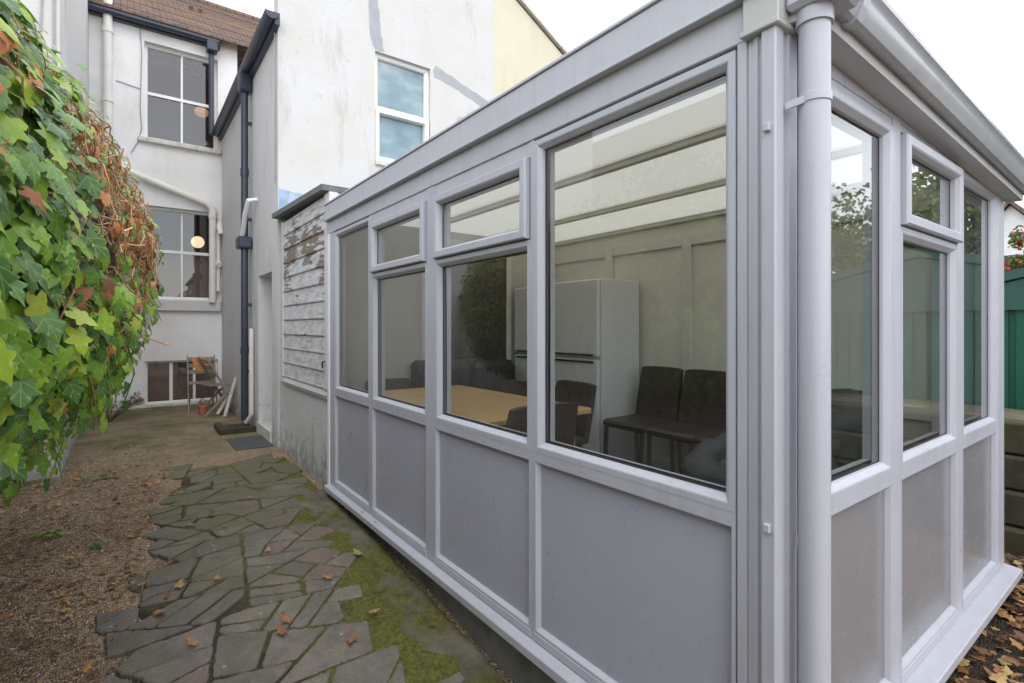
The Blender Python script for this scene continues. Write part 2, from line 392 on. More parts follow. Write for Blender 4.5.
def m_one():
    m,nt,b=mat('dry_leaf');oi=nt.nodes.new('ShaderNodeObjectInfo')
    c=ramp(nt,oi.outputs['Random'],[(0,(.16,.07,.035)),(.35,(.34,.16,.06)),(.7,(.45,.27,.11)),(.9,(.42,.14,.06)),(1,(.30,.34,.10))])
    c=mix(nt,ramp(nt,noise(nt,coords(nt),60,5),[(.4,0),(.65,.6)]),c,(.12,.06,.03))
    L(nt,c,b.inputs['Base Color']);b.inputs['Roughness'].default_value=.7;return m
M['oneleaf']=m_one()
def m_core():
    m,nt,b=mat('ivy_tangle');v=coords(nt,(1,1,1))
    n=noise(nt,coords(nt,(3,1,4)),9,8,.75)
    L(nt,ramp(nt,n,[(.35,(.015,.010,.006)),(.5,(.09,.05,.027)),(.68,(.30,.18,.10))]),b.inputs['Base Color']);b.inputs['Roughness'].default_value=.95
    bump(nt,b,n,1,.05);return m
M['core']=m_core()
def m_table():
    m,nt,b=mat('pine_top')
    v=coords(nt,(14,1.2,1));n=noise(nt,v,2.2,5)
    L(nt,ramp(nt,n,[(.3,(.50,.31,.125)),(.7,(.62,.42,.19))]),b.inputs['Base Color']);b.inputs['Roughness'].default_value=.35;return m
M['pine']=m_table()
def m_emit(name,c,s):
    m,nt,b=mat(name);b.inputs['Base Color'].default_value=(*c,1);b.inputs['Emission Color'].default_value=(*c,1);b.inputs['Emission Strength'].default_value=s;return m
M['globe']=m_emit('lit_globe',(1,.74,.42),.85)
M['globe2']=m_emit('dim_lit_globe',(.8,.36,.2),.3)
def m_shed():
    m,nt,b=mat('green_steel');v=coords(nt)
    L(nt,mix(nt,noise(nt,v,2,5),(.002,.065,.04),(.005,.10,.062)),b.inputs['Base Color']);b.inputs['Roughness'].default_value=.42;return m
M['shed']=m_shed()
M['shed_trim']=m_simple('shed_trim',(.02,.08,.06),.5,.1,5)
M['sleeper']=m_simple('sleeper_wood',(.042,.032,.02),.9,.35,10,.6,50,dirt=(.05,.06,.015),dscale=3,dlo=.42)

# ------------------------------------------------------------------ ground
def sm(a,b,x):
    t=max(0,min(1,(x-a)/(b-a)));return t*t*(3-2*t)
def gz(x,y):
    if y>1.8: z=.23*(1-math.exp(-(y-1.8)/1.7))
    else: z=-.12*(1-math.exp((y-1.8)/1.0))
    w=sm(1.5,2.6,x)*(1-sm(.9,1.8,y)) if y<1.8 else 0
    zr=.10+.05*sm(2,4.5,x)
    return z*(1-w)+zr*w
mb=MB()
def axis(ranges):
    out=[]
    for a,b,s in ranges:
        n=int((b-a)/s)
        out+= [a+(b-a)*i/n for i in range(n)]
    return out+[ranges[-1][1]]
xs=axis([(-150,-10,35),(-10,-1.5,2),(-1.5,1.6,.05),(1.6,5,.2),(5,20,3),(20,150,40)])
ys=axis([(-150,-10,35),(-10,0,1),(0,8,.06),(8,11,.2),(11,40,8),(40,150,40)])
from mathutils import noise as mn
for y in ys:
    for x in xs:
        d=mn.noise(Vector((x*2.1,y*2.1,0)))*.012+mn.noise(Vector((x*9,y*9,3)))*.004
        if not(-2<x<5 and -1<y<11): d=0
        if .33-.14*(5.5-y)<x<1.4 and 1<y<5.75: d=min(d,0)-.014
        mb.v.append((x,y,gz(x,y)+d))
nx=len(xs)
for j in range(len(ys)-1):
    for i in range(nx-1):
        a=j*nx+i;mb.f.append((a,a+1,a+nx+1,a+nx))
ground=struct(mb.build('ground',M['gravel'],smooth='all'))

# crazy paving
def inreg(x,y):
    left=.28-.14*(5.5-y) + .09*math.sin(y*5.1)+.05*math.sin(y*11.7+1)
    if y<3.2: left-=.0
    right=1.10+.05*math.sin(y*4.3) if y<4.55 else 1.3
    return left<x<right and .6<y<5.85+.12*math.sin(x*6)
rr=random.Random(11)
def clip(poly,nx_,ny_,c):
    out=[]
    for i in range(len(poly)):
        p=poly[i];q=poly[(i+1)%len(poly)]
        dp=p[0]*nx_+p[1]*ny_-c;dq=q[0]*nx_+q[1]*ny_-c
        if dp<=0: out.append(p)
        if dp*dq<0:
            t=dp/(dp-dq);out.append((p[0]+(q[0]-p[0])*t,p[1]+(q[1]-p[1])*t))
    return out
def area(P): return abs(sum(P[k][0]*P[(k+1)%len(P)][1]-P[(k+1)%len(P)][0]*P[k][1] for k in range(len(P))))/2
def split(P,out):
    A=area(P)
    if A<.038 or (A<.10 and rr.random()<.45): out.append(P);return
    best=None
    for _ in range(14):
        th=rr.choice((R(12),R(100)))+rr.gauss(0,R(19))
        n0,n1=-math.sin(th),math.cos(th)
        ds=[p[0]*n0+p[1]*n1*1.0 for p in P];lo,hi=min(ds),max(ds)
        c=lo+(hi-lo)*rr.uniform(.36,.64)
        a_=clip(P,n0,n1,c);b_=clip(P,-n0,-n1,-c)
        if len(a_)<3 or len(b_)<3: continue
        def asp(q_):
            xs_=[p[0]*.97+p[1]*.2 for p in q_];ys_=[-p[0]*.2+p[1]*.97 for p in q_];w_=max(xs_)-min(xs_);h_=max(ys_)-min(ys_)
            return abs(math.log((w_+1e-6)/(h_+1e-6)/1.45))
        per=lambda q_:sum(math.hypot(q_[k][0]-q_[k-1][0],q_[k][1]-q_[k-1][1]) for k in range(len(q_)))
        sc_=asp(a_)+asp(b_)+.25*(per(a_)**2/area(a_)+per(b_)**2/area(b_))/10+rr.uniform(0,.5)
        if best is None or sc_<best[0]: best=(sc_,a_,b_)
    if best is None: out.append(P);return
    split(best[1],out);split(best[2],out)
polys=[]
for P0 in ([(-1.2,.3),(1.9,.3),(1.9,1.55),(-1.2,1.9)],[(-1.2,1.9),(1.9,1.55),(1.9,2.75),(.5,2.95),(-1.2,2.7)],[(-1.2,2.7),(.5,2.95),(.62,3.9),(-1.2,4.05)],[(.5,2.95),(1.9,2.75),(1.9,3.75),(.62,3.9)],[(-1.2,4.05),(.62,3.9),(1.9,3.75),(1.9,4.8),(.9,4.95),(-1.2,5.15)],[(-1.2,5.15),(.9,4.95),(1.9,4.8),(1.9,6.7),(-1.2,6.7)]): split(P0,polys)
stones=MB();cells=[]
for i,poly in enumerate(polys):
    s=(sum(p[0] for p in poly)/len(poly),sum(p[1] for p in poly)/len(poly))
    if not inreg(*s): continue
    # inset in real space
    gap=rr.uniform(.004,.012)
    P2=poly
    # orientation ccw
    A=sum(P2[k][0]*P2[(k+1)%len(P2)][1]-P2[(k+1)%len(P2)][0]*P2[k][1] for k in range(len(P2)))
    if A<0:P2=P2[::-1]
    Q=[(-9,-9),(9,-9),(9,9),(-9,9)]
    Q=list(P2)
    for k in range(len(P2)):
        a=P2[k];b=P2[(k+1)%len(P2)];dx,dy=b[0]-a[0],b[1]-a[1];l=math.hypot(dx,dy)
        if l<1e-6: continue
        n0,n1=dy/l,-dx/l
        Q=clip(Q,n0,n1,a[0]*n0+a[1]*n1-gap)
    if len(Q)<3: continue
    # never lay a stone over the concrete strip / under the wall
    Q=clip(Q,1,0,1.235 if s[1]<4.55 else 1.34)
    if len(Q)<3 or abs(sum(Q[k][0]*Q[(k+1)%len(Q)][1]-Q[(k+1)%len(Q)][0]*Q[k][1] for k in range(len(Q))))/2<.004: continue
    lf=.28-.14*(5.5-s[1])-rr.uniform(.0,.10)
    ny_=rr.uniform(-.35,.35);Q=clip(Q,-1,ny_,-lf+ny_*s[1])
    if len(Q)<3 or area(Q)<.010: continue
    pq=sum(math.hypot(Q[k][0]-Q[k-1][0],Q[k][1]-Q[k-1][1]) for k in range(len(Q)))
    if pq*pq/area(Q)>27: continue
    # merge tiny edges then round corners, wobble edges
    pts=[]
    for k in range(len(Q)):
        a=Q[k];b=Q[(k+1)%len(Q)];l=math.hypot(b[0]-a[0],b[1]-a[1])
        if l<.012: continue
        m=max(2,int(l/.018))
        r=min(.009,l*.3)/l
        for q in range(m+1):
            t=r+(1-2*r)*q/m
            jx=mn.noise(Vector((a[0]+t*l*38,a[1]*7+b[0]*5,i)))*.009+mn.noise(Vector((t*l*9,b[1]*7,i)))*.006
            pts.append((a[0]+(b[0]-a[0])*t+jx,a[1]+(b[1]-a[1])*t+jx))
    if len(pts)<6: continue
    cells.append(pts)
    cx=sum(p[0] for p in pts)/len(pts);cy=sum(p[1] for p in pts)/len(pts)
    tx,ty=rr.uniform(-.02,.02),rr.uniform(-.02,.02);hz=rr.uniform(.007,.014)
    n=len(pts);vs=[]
    def zz(x,y,o): return gz(x,y)+o+tx*(x-cx)+ty*(y-cy)
    for x,y in pts: vs.append((x,y,zz(x,y,-.03)))
    for x,y in pts: vs.append((x,y,zz(x,y,hz-.005)))
    for x,y in pts:
        l=math.hypot(x-cx,y-cy)+1e-6;k=1-.006/l
        vs.append((cx+(x-cx)*k,cy+(y-cy)*k,zz(x,y,hz)))
    vs.append((cx,cy,zz(cx,cy,hz+.001)))
    fs=[]
    for k in range(n):
        k2=(k+1)%n
        fs+= [(k,k2,n+k2,n+k),(n+k,n+k2,2*n+k2,2*n+k),(2*n+k,2*n+k2,3*n)]
    stones.add(vs,fs)
struct(stones.build('path',M['stone']))
# soil and moss between the stones
def sheet(name,m,x0f,x1f,y0,y1,dz,nx_,ny_,amp=0,fr=14):
    s=MB()
    for j in range(ny_+1):
        y=y0+(y1-y0)*j/ny_
        a,b=x0f(y),x1f(y)
        for i in range(nx_+1):
            x=a+(b-a)*i/nx_
            e=min(i,nx_-i,j,ny_-j)
            s.v.append((x,y,gz(x,y)+(dz if e>0 else -.03)+amp*mn.noise(Vector((x*fr,y*fr,1)))))
    for j in range(ny_):
        for i in range(nx_):
            a=j*(nx_+1)+i;s.f.append((a,a+1,a+nx_+2,a+nx_+1))
    return s.build(name,m,smooth='all')
struct(sheet('path_bed',M['joint'],lambda y:.40-.14*(5.5-y)+.05*math.sin(y*7)+.03*math.sin(y*17),lambda y:1.33,.5,5.8,.0,60,200,.005))
struct(sheet('moss_strip',M['strip'],lambda y:1.14+.05*math.sin(y*4.3)+.03*math.sin(y*13)+.02*math.sin(y*31),lambda y:1.34,.4,4.5,.014,14,200,.008,9))

# ------------------------------------------------------------------ conservatory
XA=1.35;YB=.664
cons=thing('conservatory','grey framed conservatory with tall glazed panels standing beside the crazy paved path','conservatory',(2.5,2.5,.28))
def PA(u,v,n): return (XA-n,u,v)       # u=y
def PB(u,v,n): return (u,YB-n,v)       # u=x
# structural boxes on wall A
def boxA(m,y0,y1,z0,z1,n0,n1,b=.003): m.box(XA-n1,XA-n0,y0,y1,z0,z1,b)
def boxB(m,x0,x1,z0,z1,n0,n1,b=.003): m.box(x0,x1,YB-n1,YB-n0,z0,z1,b)
ZS=.285; ZPT=1.035; ZR=1.10
# plinth
pl=MB().box(1.32+.05,3.80,.70,4.36,-.4,.262); pl.build('plinth',M['conc'],cons)
fl=MB().box(1.45,3.70,.76,4.30,.263,.335);fl.build('floor',M['floor'],cons)
# cill, mitred round the corner
sl=MB()
prof=[(0,.0),(0,.0)]
def cill(m):
    o=.062; ob=.085
    # A side
    A=[(XA+.05,ZS+.001),(XA-.0,ZS),(XA-o+.004,ZS-.008),(XA-o,ZS-.012),(XA-o,ZS-.045),(XA-o+.012,ZS-.045),(XA-o+.012,ZS-.022),(XA+.05,ZS-.022)]
    vs=[];n=len(A)
    for x,z in A: vs.append((x,4.30,z))
    for x,z in A: vs.append((x,YB-(XA-x)*ob/o if x<XA else YB+(x-XA),z))
    fs=[(k,(k+1)%n,n+(k+1)%n,n+k) for k in range(n)]+[tuple(reversed(range(n)))]
    m.add(vs,fs)
    vs=[]
    for x,z in A: vs.append((x,YB-(XA-x)*ob/o if x<XA else YB+(x-XA),z))
    for x,z in A: vs.append((3.83,YB-(XA-x)*ob/o if x<XA else YB+(x-XA),z))
    m.add(vs,fs)
cill(sl); sl.build('sill',M['upvc'],cons,fix=True)

def upright(name,y0,y1): 
    m=MB(); boxA(m,y0,y1,ZS+.001,2.338,-.05,.0); return m.build(name,M['upvc'],cons)
FR=[(0,-.02),(0,.0140),(.020,.014),(.024,.0125),(.038,-.004),(.040,-.016)]        # frame with chamfered bead
FRP=[(0,-.02),(0,.0140),(.010,.014),(.013,.0125),(.022,-.004),(.022,-.012)]                   # lower panel frame
OPN=[(0,-.02),(0,.030),(.005,.036),(.034,.036),(.040,.032),(.048,.016),(.050,-.002)]        # opener sash
def gasket(P,u0,u1,v0,v1,n): 
    return MB().ring(P,u0,u1,v0,v1,[(0,n),(.005,n+.001)])
def fixed(P,u0,u1,v0,v1,nm='window'):
    """u0..v1 = outer frame rectangle"""
    f=MB().ring(P,u0,u1,v0,v1,FR).build(nm,M['upvc'],cons,fix=False)
    i=.040
    g=MB();a=[P(u0+i-.004,v0+i-.004,-.015),P(u1-i+.004,v0+i-.004,-.015),P(u1-i+.004,v1-i+.004,-.015),P(u0+i-.004,v1-i+.004,-.015)]
    g.add(a,[(0,1,2,3)]);sub(g,'pane',M['glass_side' if P is PB else 'glass'],f)
    k=gasket(P,u0+i-.001,u1-i+.001,v0+i-.001,v1-i+.001,-.0145)
    # spacer bar seen inside the unit
    k.ring(P,u0+i+.0005,u1-i-.0005,v0+i+.0005,v1-i-.0005,[(0,-.017),(0,-.034),(.005,-.034)])
    sub(k,'glazing_gasket',M['gasket'],f)
    b=MB().ring(P,u0+i-.03,u1-i+.03,v0+i-.03,v1-i+.03,[(.004,-.036),(.004,-.066),(.030,-.066),(.034,-.038)])
    sub(b,'inner_frame',M['upvc'],f)
    return f
def opener(P,u0,u1,v0,v1):
    f=MB().ring(P,u0,u1,v0,v1,OPN).build('opening_window',M['upvc'],cons)
    i=.050;g=MB().add([P(u0+i-.004,v0+i-.004,-.001),P(u1-i+.004,v0+i-.004,-.001),P(u1-i+.004,v1-i+.004,-.001),P(u0+i-.004,v1-i+.004,-.001)],[(0,1,2,3)])
    sub(g,'pane',M['glass_side' if P is PB else 'glass'],f)
    k=gasket(P,u0+i-.001,u1-i+.001,v0+i-.001,v1-i+.001,-.0005);k.ring(P,u0-.006,u1+.006,v0-.006,v1+.006,[(0,.002),(.010,.002)])
    sub(k,'glazing_gasket',M['gasket'],f)
    sub(MB().ring(P,u0+i-.03,u1-i+.03,v0+i-.03,v1-i+.03,[(0,-.022),(0,-.05),(.03,-.05),(.032,-.01)]),'inner_frame',M['upvc'],f)
    return f
def lower(P,u0,u1,v0,v1):
    f=MB().ring(P,u0,u1,v0,v1,FRP).build('lower_panel',M['upvc'],cons)
    i=.022;g=MB().add([P(u0+i,v0+i,-.008),P(u1-i,v0+i,-.008),P(u1-i,v1-i,-.008),P(u0+i,v1-i,-.008)],[(0,1,2,3)])
    g.add([P(u0+i,v0+i,-.05),P(u1-i,v0+i,-.05),P(u1-i,v1-i,-.05),P(u0+i,v1-i,-.05)],[(0,3,2,1)])
    sub(g,'infill_board',M['panel_shaded' if P is PB else 'upvc_panel'],f);return f
# posts of wall A (gaps between frames filled 4 mm lower than the frames)
yA=[(4.185,3.425),(3.405,2.60),(2.50,1.662),(1.655,.765)]   # (far,near) frame outer extents
# wall A: frames outer: glass edge = outer-/+.046
WA=[(3.436,4.185),(2.586,3.394),(1.665,2.495),(.768,1.643)]
for a,b in ((4.186,4.30),(3.3945,3.4355),(2.4955,2.5855),(1.6435,1.6645)):
    m=MB();boxA(m,a,b,ZS+.001,2.338,-.06,.0132,.0);m.build('mullion',M['upvc'],cons)
m=MB();boxA(m,4.301,4.345,.27,2.338,-.06,.022,.003);m.build('end_trim',M['white_up'],cons)
for i,(a,b) in enumerate(WA):
    if i in (1,2):
        fixed(PA,a,b,ZR-.040,1.932); opener(PA,a+.012,b-.012,1.938,2.272)
        m=MB();boxA(m,a,b,2.275,2.338,-.06,.010,0);m.build('transom',M['upvc'],cons)
    else: fixed(PA,a,b,ZR-.040,2.33)
    # transom and lower panel
    lower(PA,a,b,ZS+.035,1.030)
    m=MB();boxA(m,a,b,1.0305,ZR-.0405,-.06,.0132,0);m.build('transom',M['upvc'],cons)
    m=MB();boxA(m,a,b,ZS+.001,ZS+.0345,-.06,.016,.002);m.build('bottom_rail',M['upvc'],cons)
# corner post: stepped profile swept in z
prof=[(XA+.06,.80),(XA+.06,.764),(XA-.012,.764),(XA-.016,.760),(XA-.016,.735),(XA-.010,.733),(XA-.010,.731),(XA-.016,.729),(XA-.016,.716),(XA-.022,.713),(XA-.022,.702),(XA-.016,.699),(XA-.016,.690),(XA-.030,.688),(XA-.034,.684),(XA-.034,.652),(XA-.030,.648),
 (XA+.005,.648),(XA+.008,.654),(XA+.030,.654),(XA+.032,.646),(XA+.070,.646),(XA+.073,.652),(XA+.088,.652),(XA+.091,.66),(XA+.091,.74),(XA+.085,.80)]
m=MB().prism(prof,2,ZS+.001,2.50)
# prism axis 2 inserts z last
cp=m.build('corner_post',M['upvc'],cons,fix=True)
for z in (1.045,2.07):
    k=MB();k.box(XA-.046,XA-.034,.660,.676,z,z+.022,.002);sub(k,'cable_clip',M['upvc'],cp)
w=MB().tube([(XA+.055,.640,.60),(XA+.057,.640,.98),(XA+.070,.639,1.03),(XA+.098,.638,1.06)],.0022,6);sub(w,'thin_cable',M['white_up'],cp)
# fascia bands wall A
fa=MB();boxA(fa,.655,4.36,2.339,2.449,-.06,.018,.003);fa.build('fascia',M['upvc'],cons)
fb=MB();boxA(fb,.640,4.36,2.450,2.572,-.06,.040,.004);boxA(fb,.638,4.36,2.440,2.4495,.018,.052,.002);fb.build('fascia',M['upvc'],cons)
fc=MB();boxA(fc,.640,.735,2.352,2.4395,-.05,.038,.003);boxA(fc,.636,.74,2.336,2.352,-.05,.045,.003);fc.build('fascia_end_cap',M['upvc_warm'],cons)
ft=MB();boxA(ft,.64,4.36,2.5725,2.585,-.10,.048,.002);ft.build('top_flashing',M['upvc'],cons)
# wall B
WB=[(1.444,2.145),(2.225,2.935),(3.015,3.66)]
for a,b in ((2.1455,2.2245),(2.9355,3.0145)):
    m=MB();boxB(m,a,b,ZS+.001,2.30,-.06,.0132,0);m.build('mullion',M['upvc'],cons)
m=MB();boxB(m,3.661,3.80,ZS+.001,2.30,-.14,.018,.004);m.build('corner_post',M['upvc'],cons)
for i,(a,b) in enumerate(WB):
    if i==1: fixed(PB,a,b,ZR-.040,1.932);opener(PB,a+.002,b-.002,1.938,2.262)
    else: fixed(PB,a,b,ZR-.040,2.272)
    lower(PB,a,b,ZS+.035,1.030)
    m=MB();boxB(m,a,b,1.0305,ZR-.0405,-.06,.0132,0);m.build('transom',M['upvc'],cons)
    m=MB();boxB(m,a,b,ZS+.001,ZS+.0345,-.06,.016,.002);m.build('bottom_rail',M['upvc'],cons)
m=MB();boxB(m,1.458,3.80,2.301,2.47,-.06,.012,0);m.box(1.458,3.64,YB-.010,YB+.05,2.2745,2.3,0);m.build('head_beam',M['upvc'],cons)
# sloping soffit, gutter
TG=math.tan(R(2.4))
def gzz(x): return -TG*(x-1.4)
def slopedprism(m,poly,x0,x1):
    n=len(poly);vs=[(x0,y,z+gzz(x0)) for y,z in poly]+[(x1,y,z+gzz(x1)) for y,z in poly]
    m.add(vs,[tuple(range(n)),tuple(reversed(range(n,2*n)))]+[(i,n+i,n+(i+1)%n,(i+1)%n) for i in range(n)])
m=MB();slopedprism(m,[(YB-.013,2.352),(.582,2.352),(.582,2.46),(YB-.013,2.46)],XA+.02,3.86);m.build('soffit',M['upvc_warm'],cons,fix=True)
G=[(.594,2.470),(.594,2.385),(.588,2.368),(.560,2.360),(.545,2.368),(.530,2.398),(.524,2.420),(.518,2.442),(.508,2.452),(.506,2.466),(.512,2.470),(.516,2.462),(.522,2.448),(.529,2.424),(.536,2.402),(.549,2.374),(.560,2.367),(.584,2.373),(.588,2.388),(.588,2.470)]
G=[(.588-(.594-y)*.82,2.475-(2.475-z)*.8) for y,z in G];Gc=None
m=MB();slopedprism(m,G,XA+.01,3.87);gut=m.build('gutter',M['gutter'],cons,smooth=True,fix=True)
Gc=[(.600,2.478),(.600,2.382),(.592,2.360),(.560,2.351),(.540,2.360),(.522,2.396),(.514,2.425),(.505,2.440),(.498,2.450),(.497,2.474),(.506,2.478),(.512,2.470),(.522,2.448),(.536,2.402),(.549,2.374),(.560,2.367),(.584,2.373),(.590,2.388),(.590,2.478)]
Gc=[(.588-(.594-y)*.82,2.475-(2.475-z)*.8) for y,z in Gc]
for x in (1.53,):
    m=MB();slopedprism(m,Gc,x,x+.035);sub(m,'gutter_clip',M['upvc'],gut,fix=True)
for x in (XA+.004,3.868):
    m=MB();slopedprism(m,[(.588-(.594-y)*.82,2.475-(2.475-z)*.8) for y,z in [(.597,2.476),(.597,2.384),(.590,2.362),(.560,2.354),(.542,2.364),(.520,2.41),(.503,2.45),(.503,2.476)]],x,x+.012);sub(m,'gutter_end_cap',M['upvc'],gut,fix=True)
# outlet box and downpipe
px_,py_=1.400,.592
m=MB();m.box(px_-.06,px_+.075,.510,.642,2.372,2.47,.012);m.tube([(px_,py_,2.373),(px_,py_,2.335)],.043,20);m.build('gutter_outlet',M['upvc'],cons,smooth=True,fix=True)
dp=MB().tube([(px_,py_,2.36),(px_,py_,.02)],.0362,28).build('downpipe',M['upvc'],cons,smooth=True)
m=MB();m.lathe((px_,py_,2.147),[(.037,-.012),(.0395,-.010),(.0395,.010),(.037,.012)],28)
m.bar((px_-.03,py_-.018,2.147),(px_-.045,YB-.02,2.135),.006,.020,.002);sub(m,'pipe_clip',M['upvc'],dp,smooth=True)
# roof: bars along Y with translucent sheets
bx=[1.42,2.20,2.98,3.74]
m=MB()
for a,b in zip(bx[:-1],bx[1:]): m.box(a+.02,b-.02,.68,4.34,2.485,2.50)
rf=m.build('roof_panel',M['poly'],cons)
for x in bx:
    m=MB();m.box(x-.019,x+.019,.67,4.34,2.452,2.484,.004);m.box(x-.03,x+.03,.67,4.34,2.501,2.525,.006);m.build('glazing_bar',M['batten'],cons)
# back (east) wall of the conservatory with framed beige panels, and the house-side wall
XE=3.76
m=MB();m.box(XE,XE+.04,.81,4.34,.27,2.50);m.build('back_wall',M['beige'],cons)
def PE(u,v,n): return (XE-n,u,v)
for y in (.90,1.72,2.58,3.44,4.28):
    m=MB();m.box(XE-.03,XE-.0005,y-.045,y+.045,.336,2.33,.003);m.build('panel_batten',M['batten'],cons)
for z in (.38,1.06,2.29):
    m=MB()
    ysq=(.945,1.675,1.765,2.535,2.625,3.395,3.485,4.235)
    for a,b in zip(ysq[::2],ysq[1::2]): m.box(XE-.028,XE-.0005,a,b,z-.04,z+.04,.003)
    m.build('panel_rail',M['batten'],cons)
m=MB();m.box(1.41,3.755,4.302,4.34,.27,2.48);m.build('end_wall',M['end_wall'],cons)

m=MB();m.box(2.22,3.12,4.285,4.3015,.337,2.34,.003);dw=m.build('added_doorway',M['added_door'],cons)  # added dark opening so the ivy reflection shows in the glass
for a,b,c,d in ((2.16,2.22,.337,2.40),(3.12,3.18,.337,2.40),(2.2205,3.1195,2.34,2.40)):
    m=MB();m.box(a,b,4.275,4.3015,c,d,.003);sub(m,'added_door_frame',M['batten'],dw)
# ------------------------------------------------------------------ inside the conservatory
FZ=.336
def leg(m,x,y,z0,z1,w=.04,b=.004): m.box(x-w/2,x+w/2,y-w/2,y+w/2,z0,z1,b)
dt=thing('dining_table','pale pine dining table seen through the glass inside the conservatory','table',(1.86,3.0,FZ))
m=MB();m.box(1.46,2.26,2.22,3.78,1.045,1.08,.006);m.build('tabletop',M['pine'],dt)
m=MB();m.box(1.53,2.19,2.29,3.71,.955,1.044,.002);m.build('apron',M['pine'],dt)
for x in (1.53,2.19):
    for y in (2.29,3.71):
        m=MB();leg(m,x+(.035 if x<1.8 else -.035)*1,y+(.035 if y<3 else -.035),FZ,.955,.07);m.build('leg',M['pine'],dt)
def dchair(label,x,y,rz,mat_,group,wood='metal_dark',h=.50,bw=.44):
    t=thing('dining_chair',label,'chair',(0,0,0),group)
    m=MB();m.box(-bw/2,bw/2,-.21,.21,.43,.49,.02);m.build('seat',M[mat_],t,smooth=True)
    m=MB()
    # backrest: leaning slab with rounded corners
    vs=[];nu,nv=8,7
    for side in (0,1):
        for j in range(nv+1):
            for i in range(nu+1):
                u=-1+2*i/nu;v=j/nv
                w=bw/2*(1-.06*(v**3))*(1-.03*(abs(u)**6))
                vs.append((u*w,.19+.09*v+side*.045-.02*(1-u*u)*0+.03*(u*u)*0,.44+h*v-(.012*(u**6) if j==nv else 0)))
    fs=[];n1=(nu+1)*(nv+1)
    for j in range(nv):
        for i in range(nu):
            a=j*(nu+1)+i;fs.append((a,a+1,a+nu+2,a+nu+1));fs.append((n1+a,n1+a+nu+1,n1+a+nu+2,n1+a+1))
    for i in range(nu):
        a=nv*(nu+1)+i;fs.append((a,a+1,n1+a+1,n1+a));a=i;fs.append((a,n1+a,n1+a+1,a+1))
    for j in range(nv):
        a=j*(nu+1);fs.append((a,a+nu+1,n1+a+nu+1,n1+a));a=a+nu;fs.append((a,n1+a,n1+a+nu+1,a+nu+1))
    m.add(vs,fs);m.build('backrest',M[mat_],t,smooth=True,fix=True)
    for sx in (-1,1):
        for sy in (-1,1):
            m=MB();m.bar((sx*(bw/2-.03),sy*.18,.44),(sx*(bw/2-.03),sy*.20,0),.028,.028,.003);m.build('leg',M[wood],t)
    t.location=(x,y,FZ);t.rotation_euler=(0,0,rz)
    return t
G1='dining chairs round the pine table'
# rz=0 : back at +y, sitter faces -y
dchair('dark wicker chair at the near end of the pine table, its back against the glass',1.72,2.30,R(176),'wicker',G1,h=.40)
dchair('dark wicker chair on the far side of the table beside the white fridge',2.30,2.74,R(-95),'wicker',G1,h=.40)
dchair('dark wicker chair on the far side of the table in front of the black sofa',2.35,3.42,R(-85),'wicker',G1,h=.34)
dchair('dark wicker chair at the head of the pine table by the white end wall',1.86,3.98,R(5),'wicker',G1,h=.34)
G2='row of brown leather chairs along the back wall'
dchair('brown leather chair next to the fridge, first in the row along the wall',3.30,2.72,R(-90),'leather',G2,'steel',.46,.42)
dchair('brown leather chair in the middle of the row along the wall',3.30,2.29,R(-90),'leather',G2,'steel',.46,.42)
dchair('brown leather chair in the row nearest the corner post, beside the dark bedding',3.30,1.86,R(-90),'leather',G2,'steel',.46,.42)
def fridge(label,y0,y1,top=1.985):
    t=thing('fridge',label,'fridge',(3.45,(y0+y1)/2,FZ),'white fridges side by side')
    m=MB();m.box(3.235,3.725,y0,y1,FZ,top,.008);m.build('cabinet',M['fridge'],t)
    zs=1.30
    for a,b,hz in ((FZ+.06,zs-.012,zs-.03),(zs+.012,top-.003,zs+.03)):
        m=MB();m.box(3.185,3.230,y0+.003,y1-.003,a,b,.012);d=m.build('door',M['fridge'],t)
        m=MB();m.box(3.170,3.186,y0+.05,y1-.05,hz-.008,hz+.008,.003);sub(m,'handle',M['gasket'],d)
    m=MB();m.box(3.26,3.72,y0+.02,y1-.02,FZ-.0005,FZ+.055);
    return t
fridge('tall white fridge freezer beside the row of brown chairs',3.06,3.66)
fridge('white fridge freezer standing nearer the end wall, behind its twin',3.68,4.24,1.97)
sf=thing('sofa','black leather sofa against the end wall behind the pine table','sofa',(2.75,4.0,FZ))
m=MB();m.box(2.0,3.12,3.52,4.28,.38,.72,.03);m.build('base',M['blackleather'],sf,smooth=True)
for a in (2.05,2.57):
    m=MB();m.box(a,a+.50,3.50,4.02,.722,.86,.05);m.build('seat_cushion',M['blackleather'],sf,smooth=True)
    m=MB()
    vs=[];nu,nv=6,4
    m.box(a,a+.50,4.0,4.2,.80,1.25,.06);m.build('back_cushion',M['blackleather'],sf,smooth=True)
m=MB();m.box(2.03,3.06,4.12,4.28,.7,1.27,.04);m.build('backrest',M['blackleather'],sf,smooth=True)
for a in (1.965,3.06):
    m=MB();m.box(a,a+.07,3.5,4.27,.38,1.0,.03);m.build('armrest',M['blackleather'],sf,smooth=True)
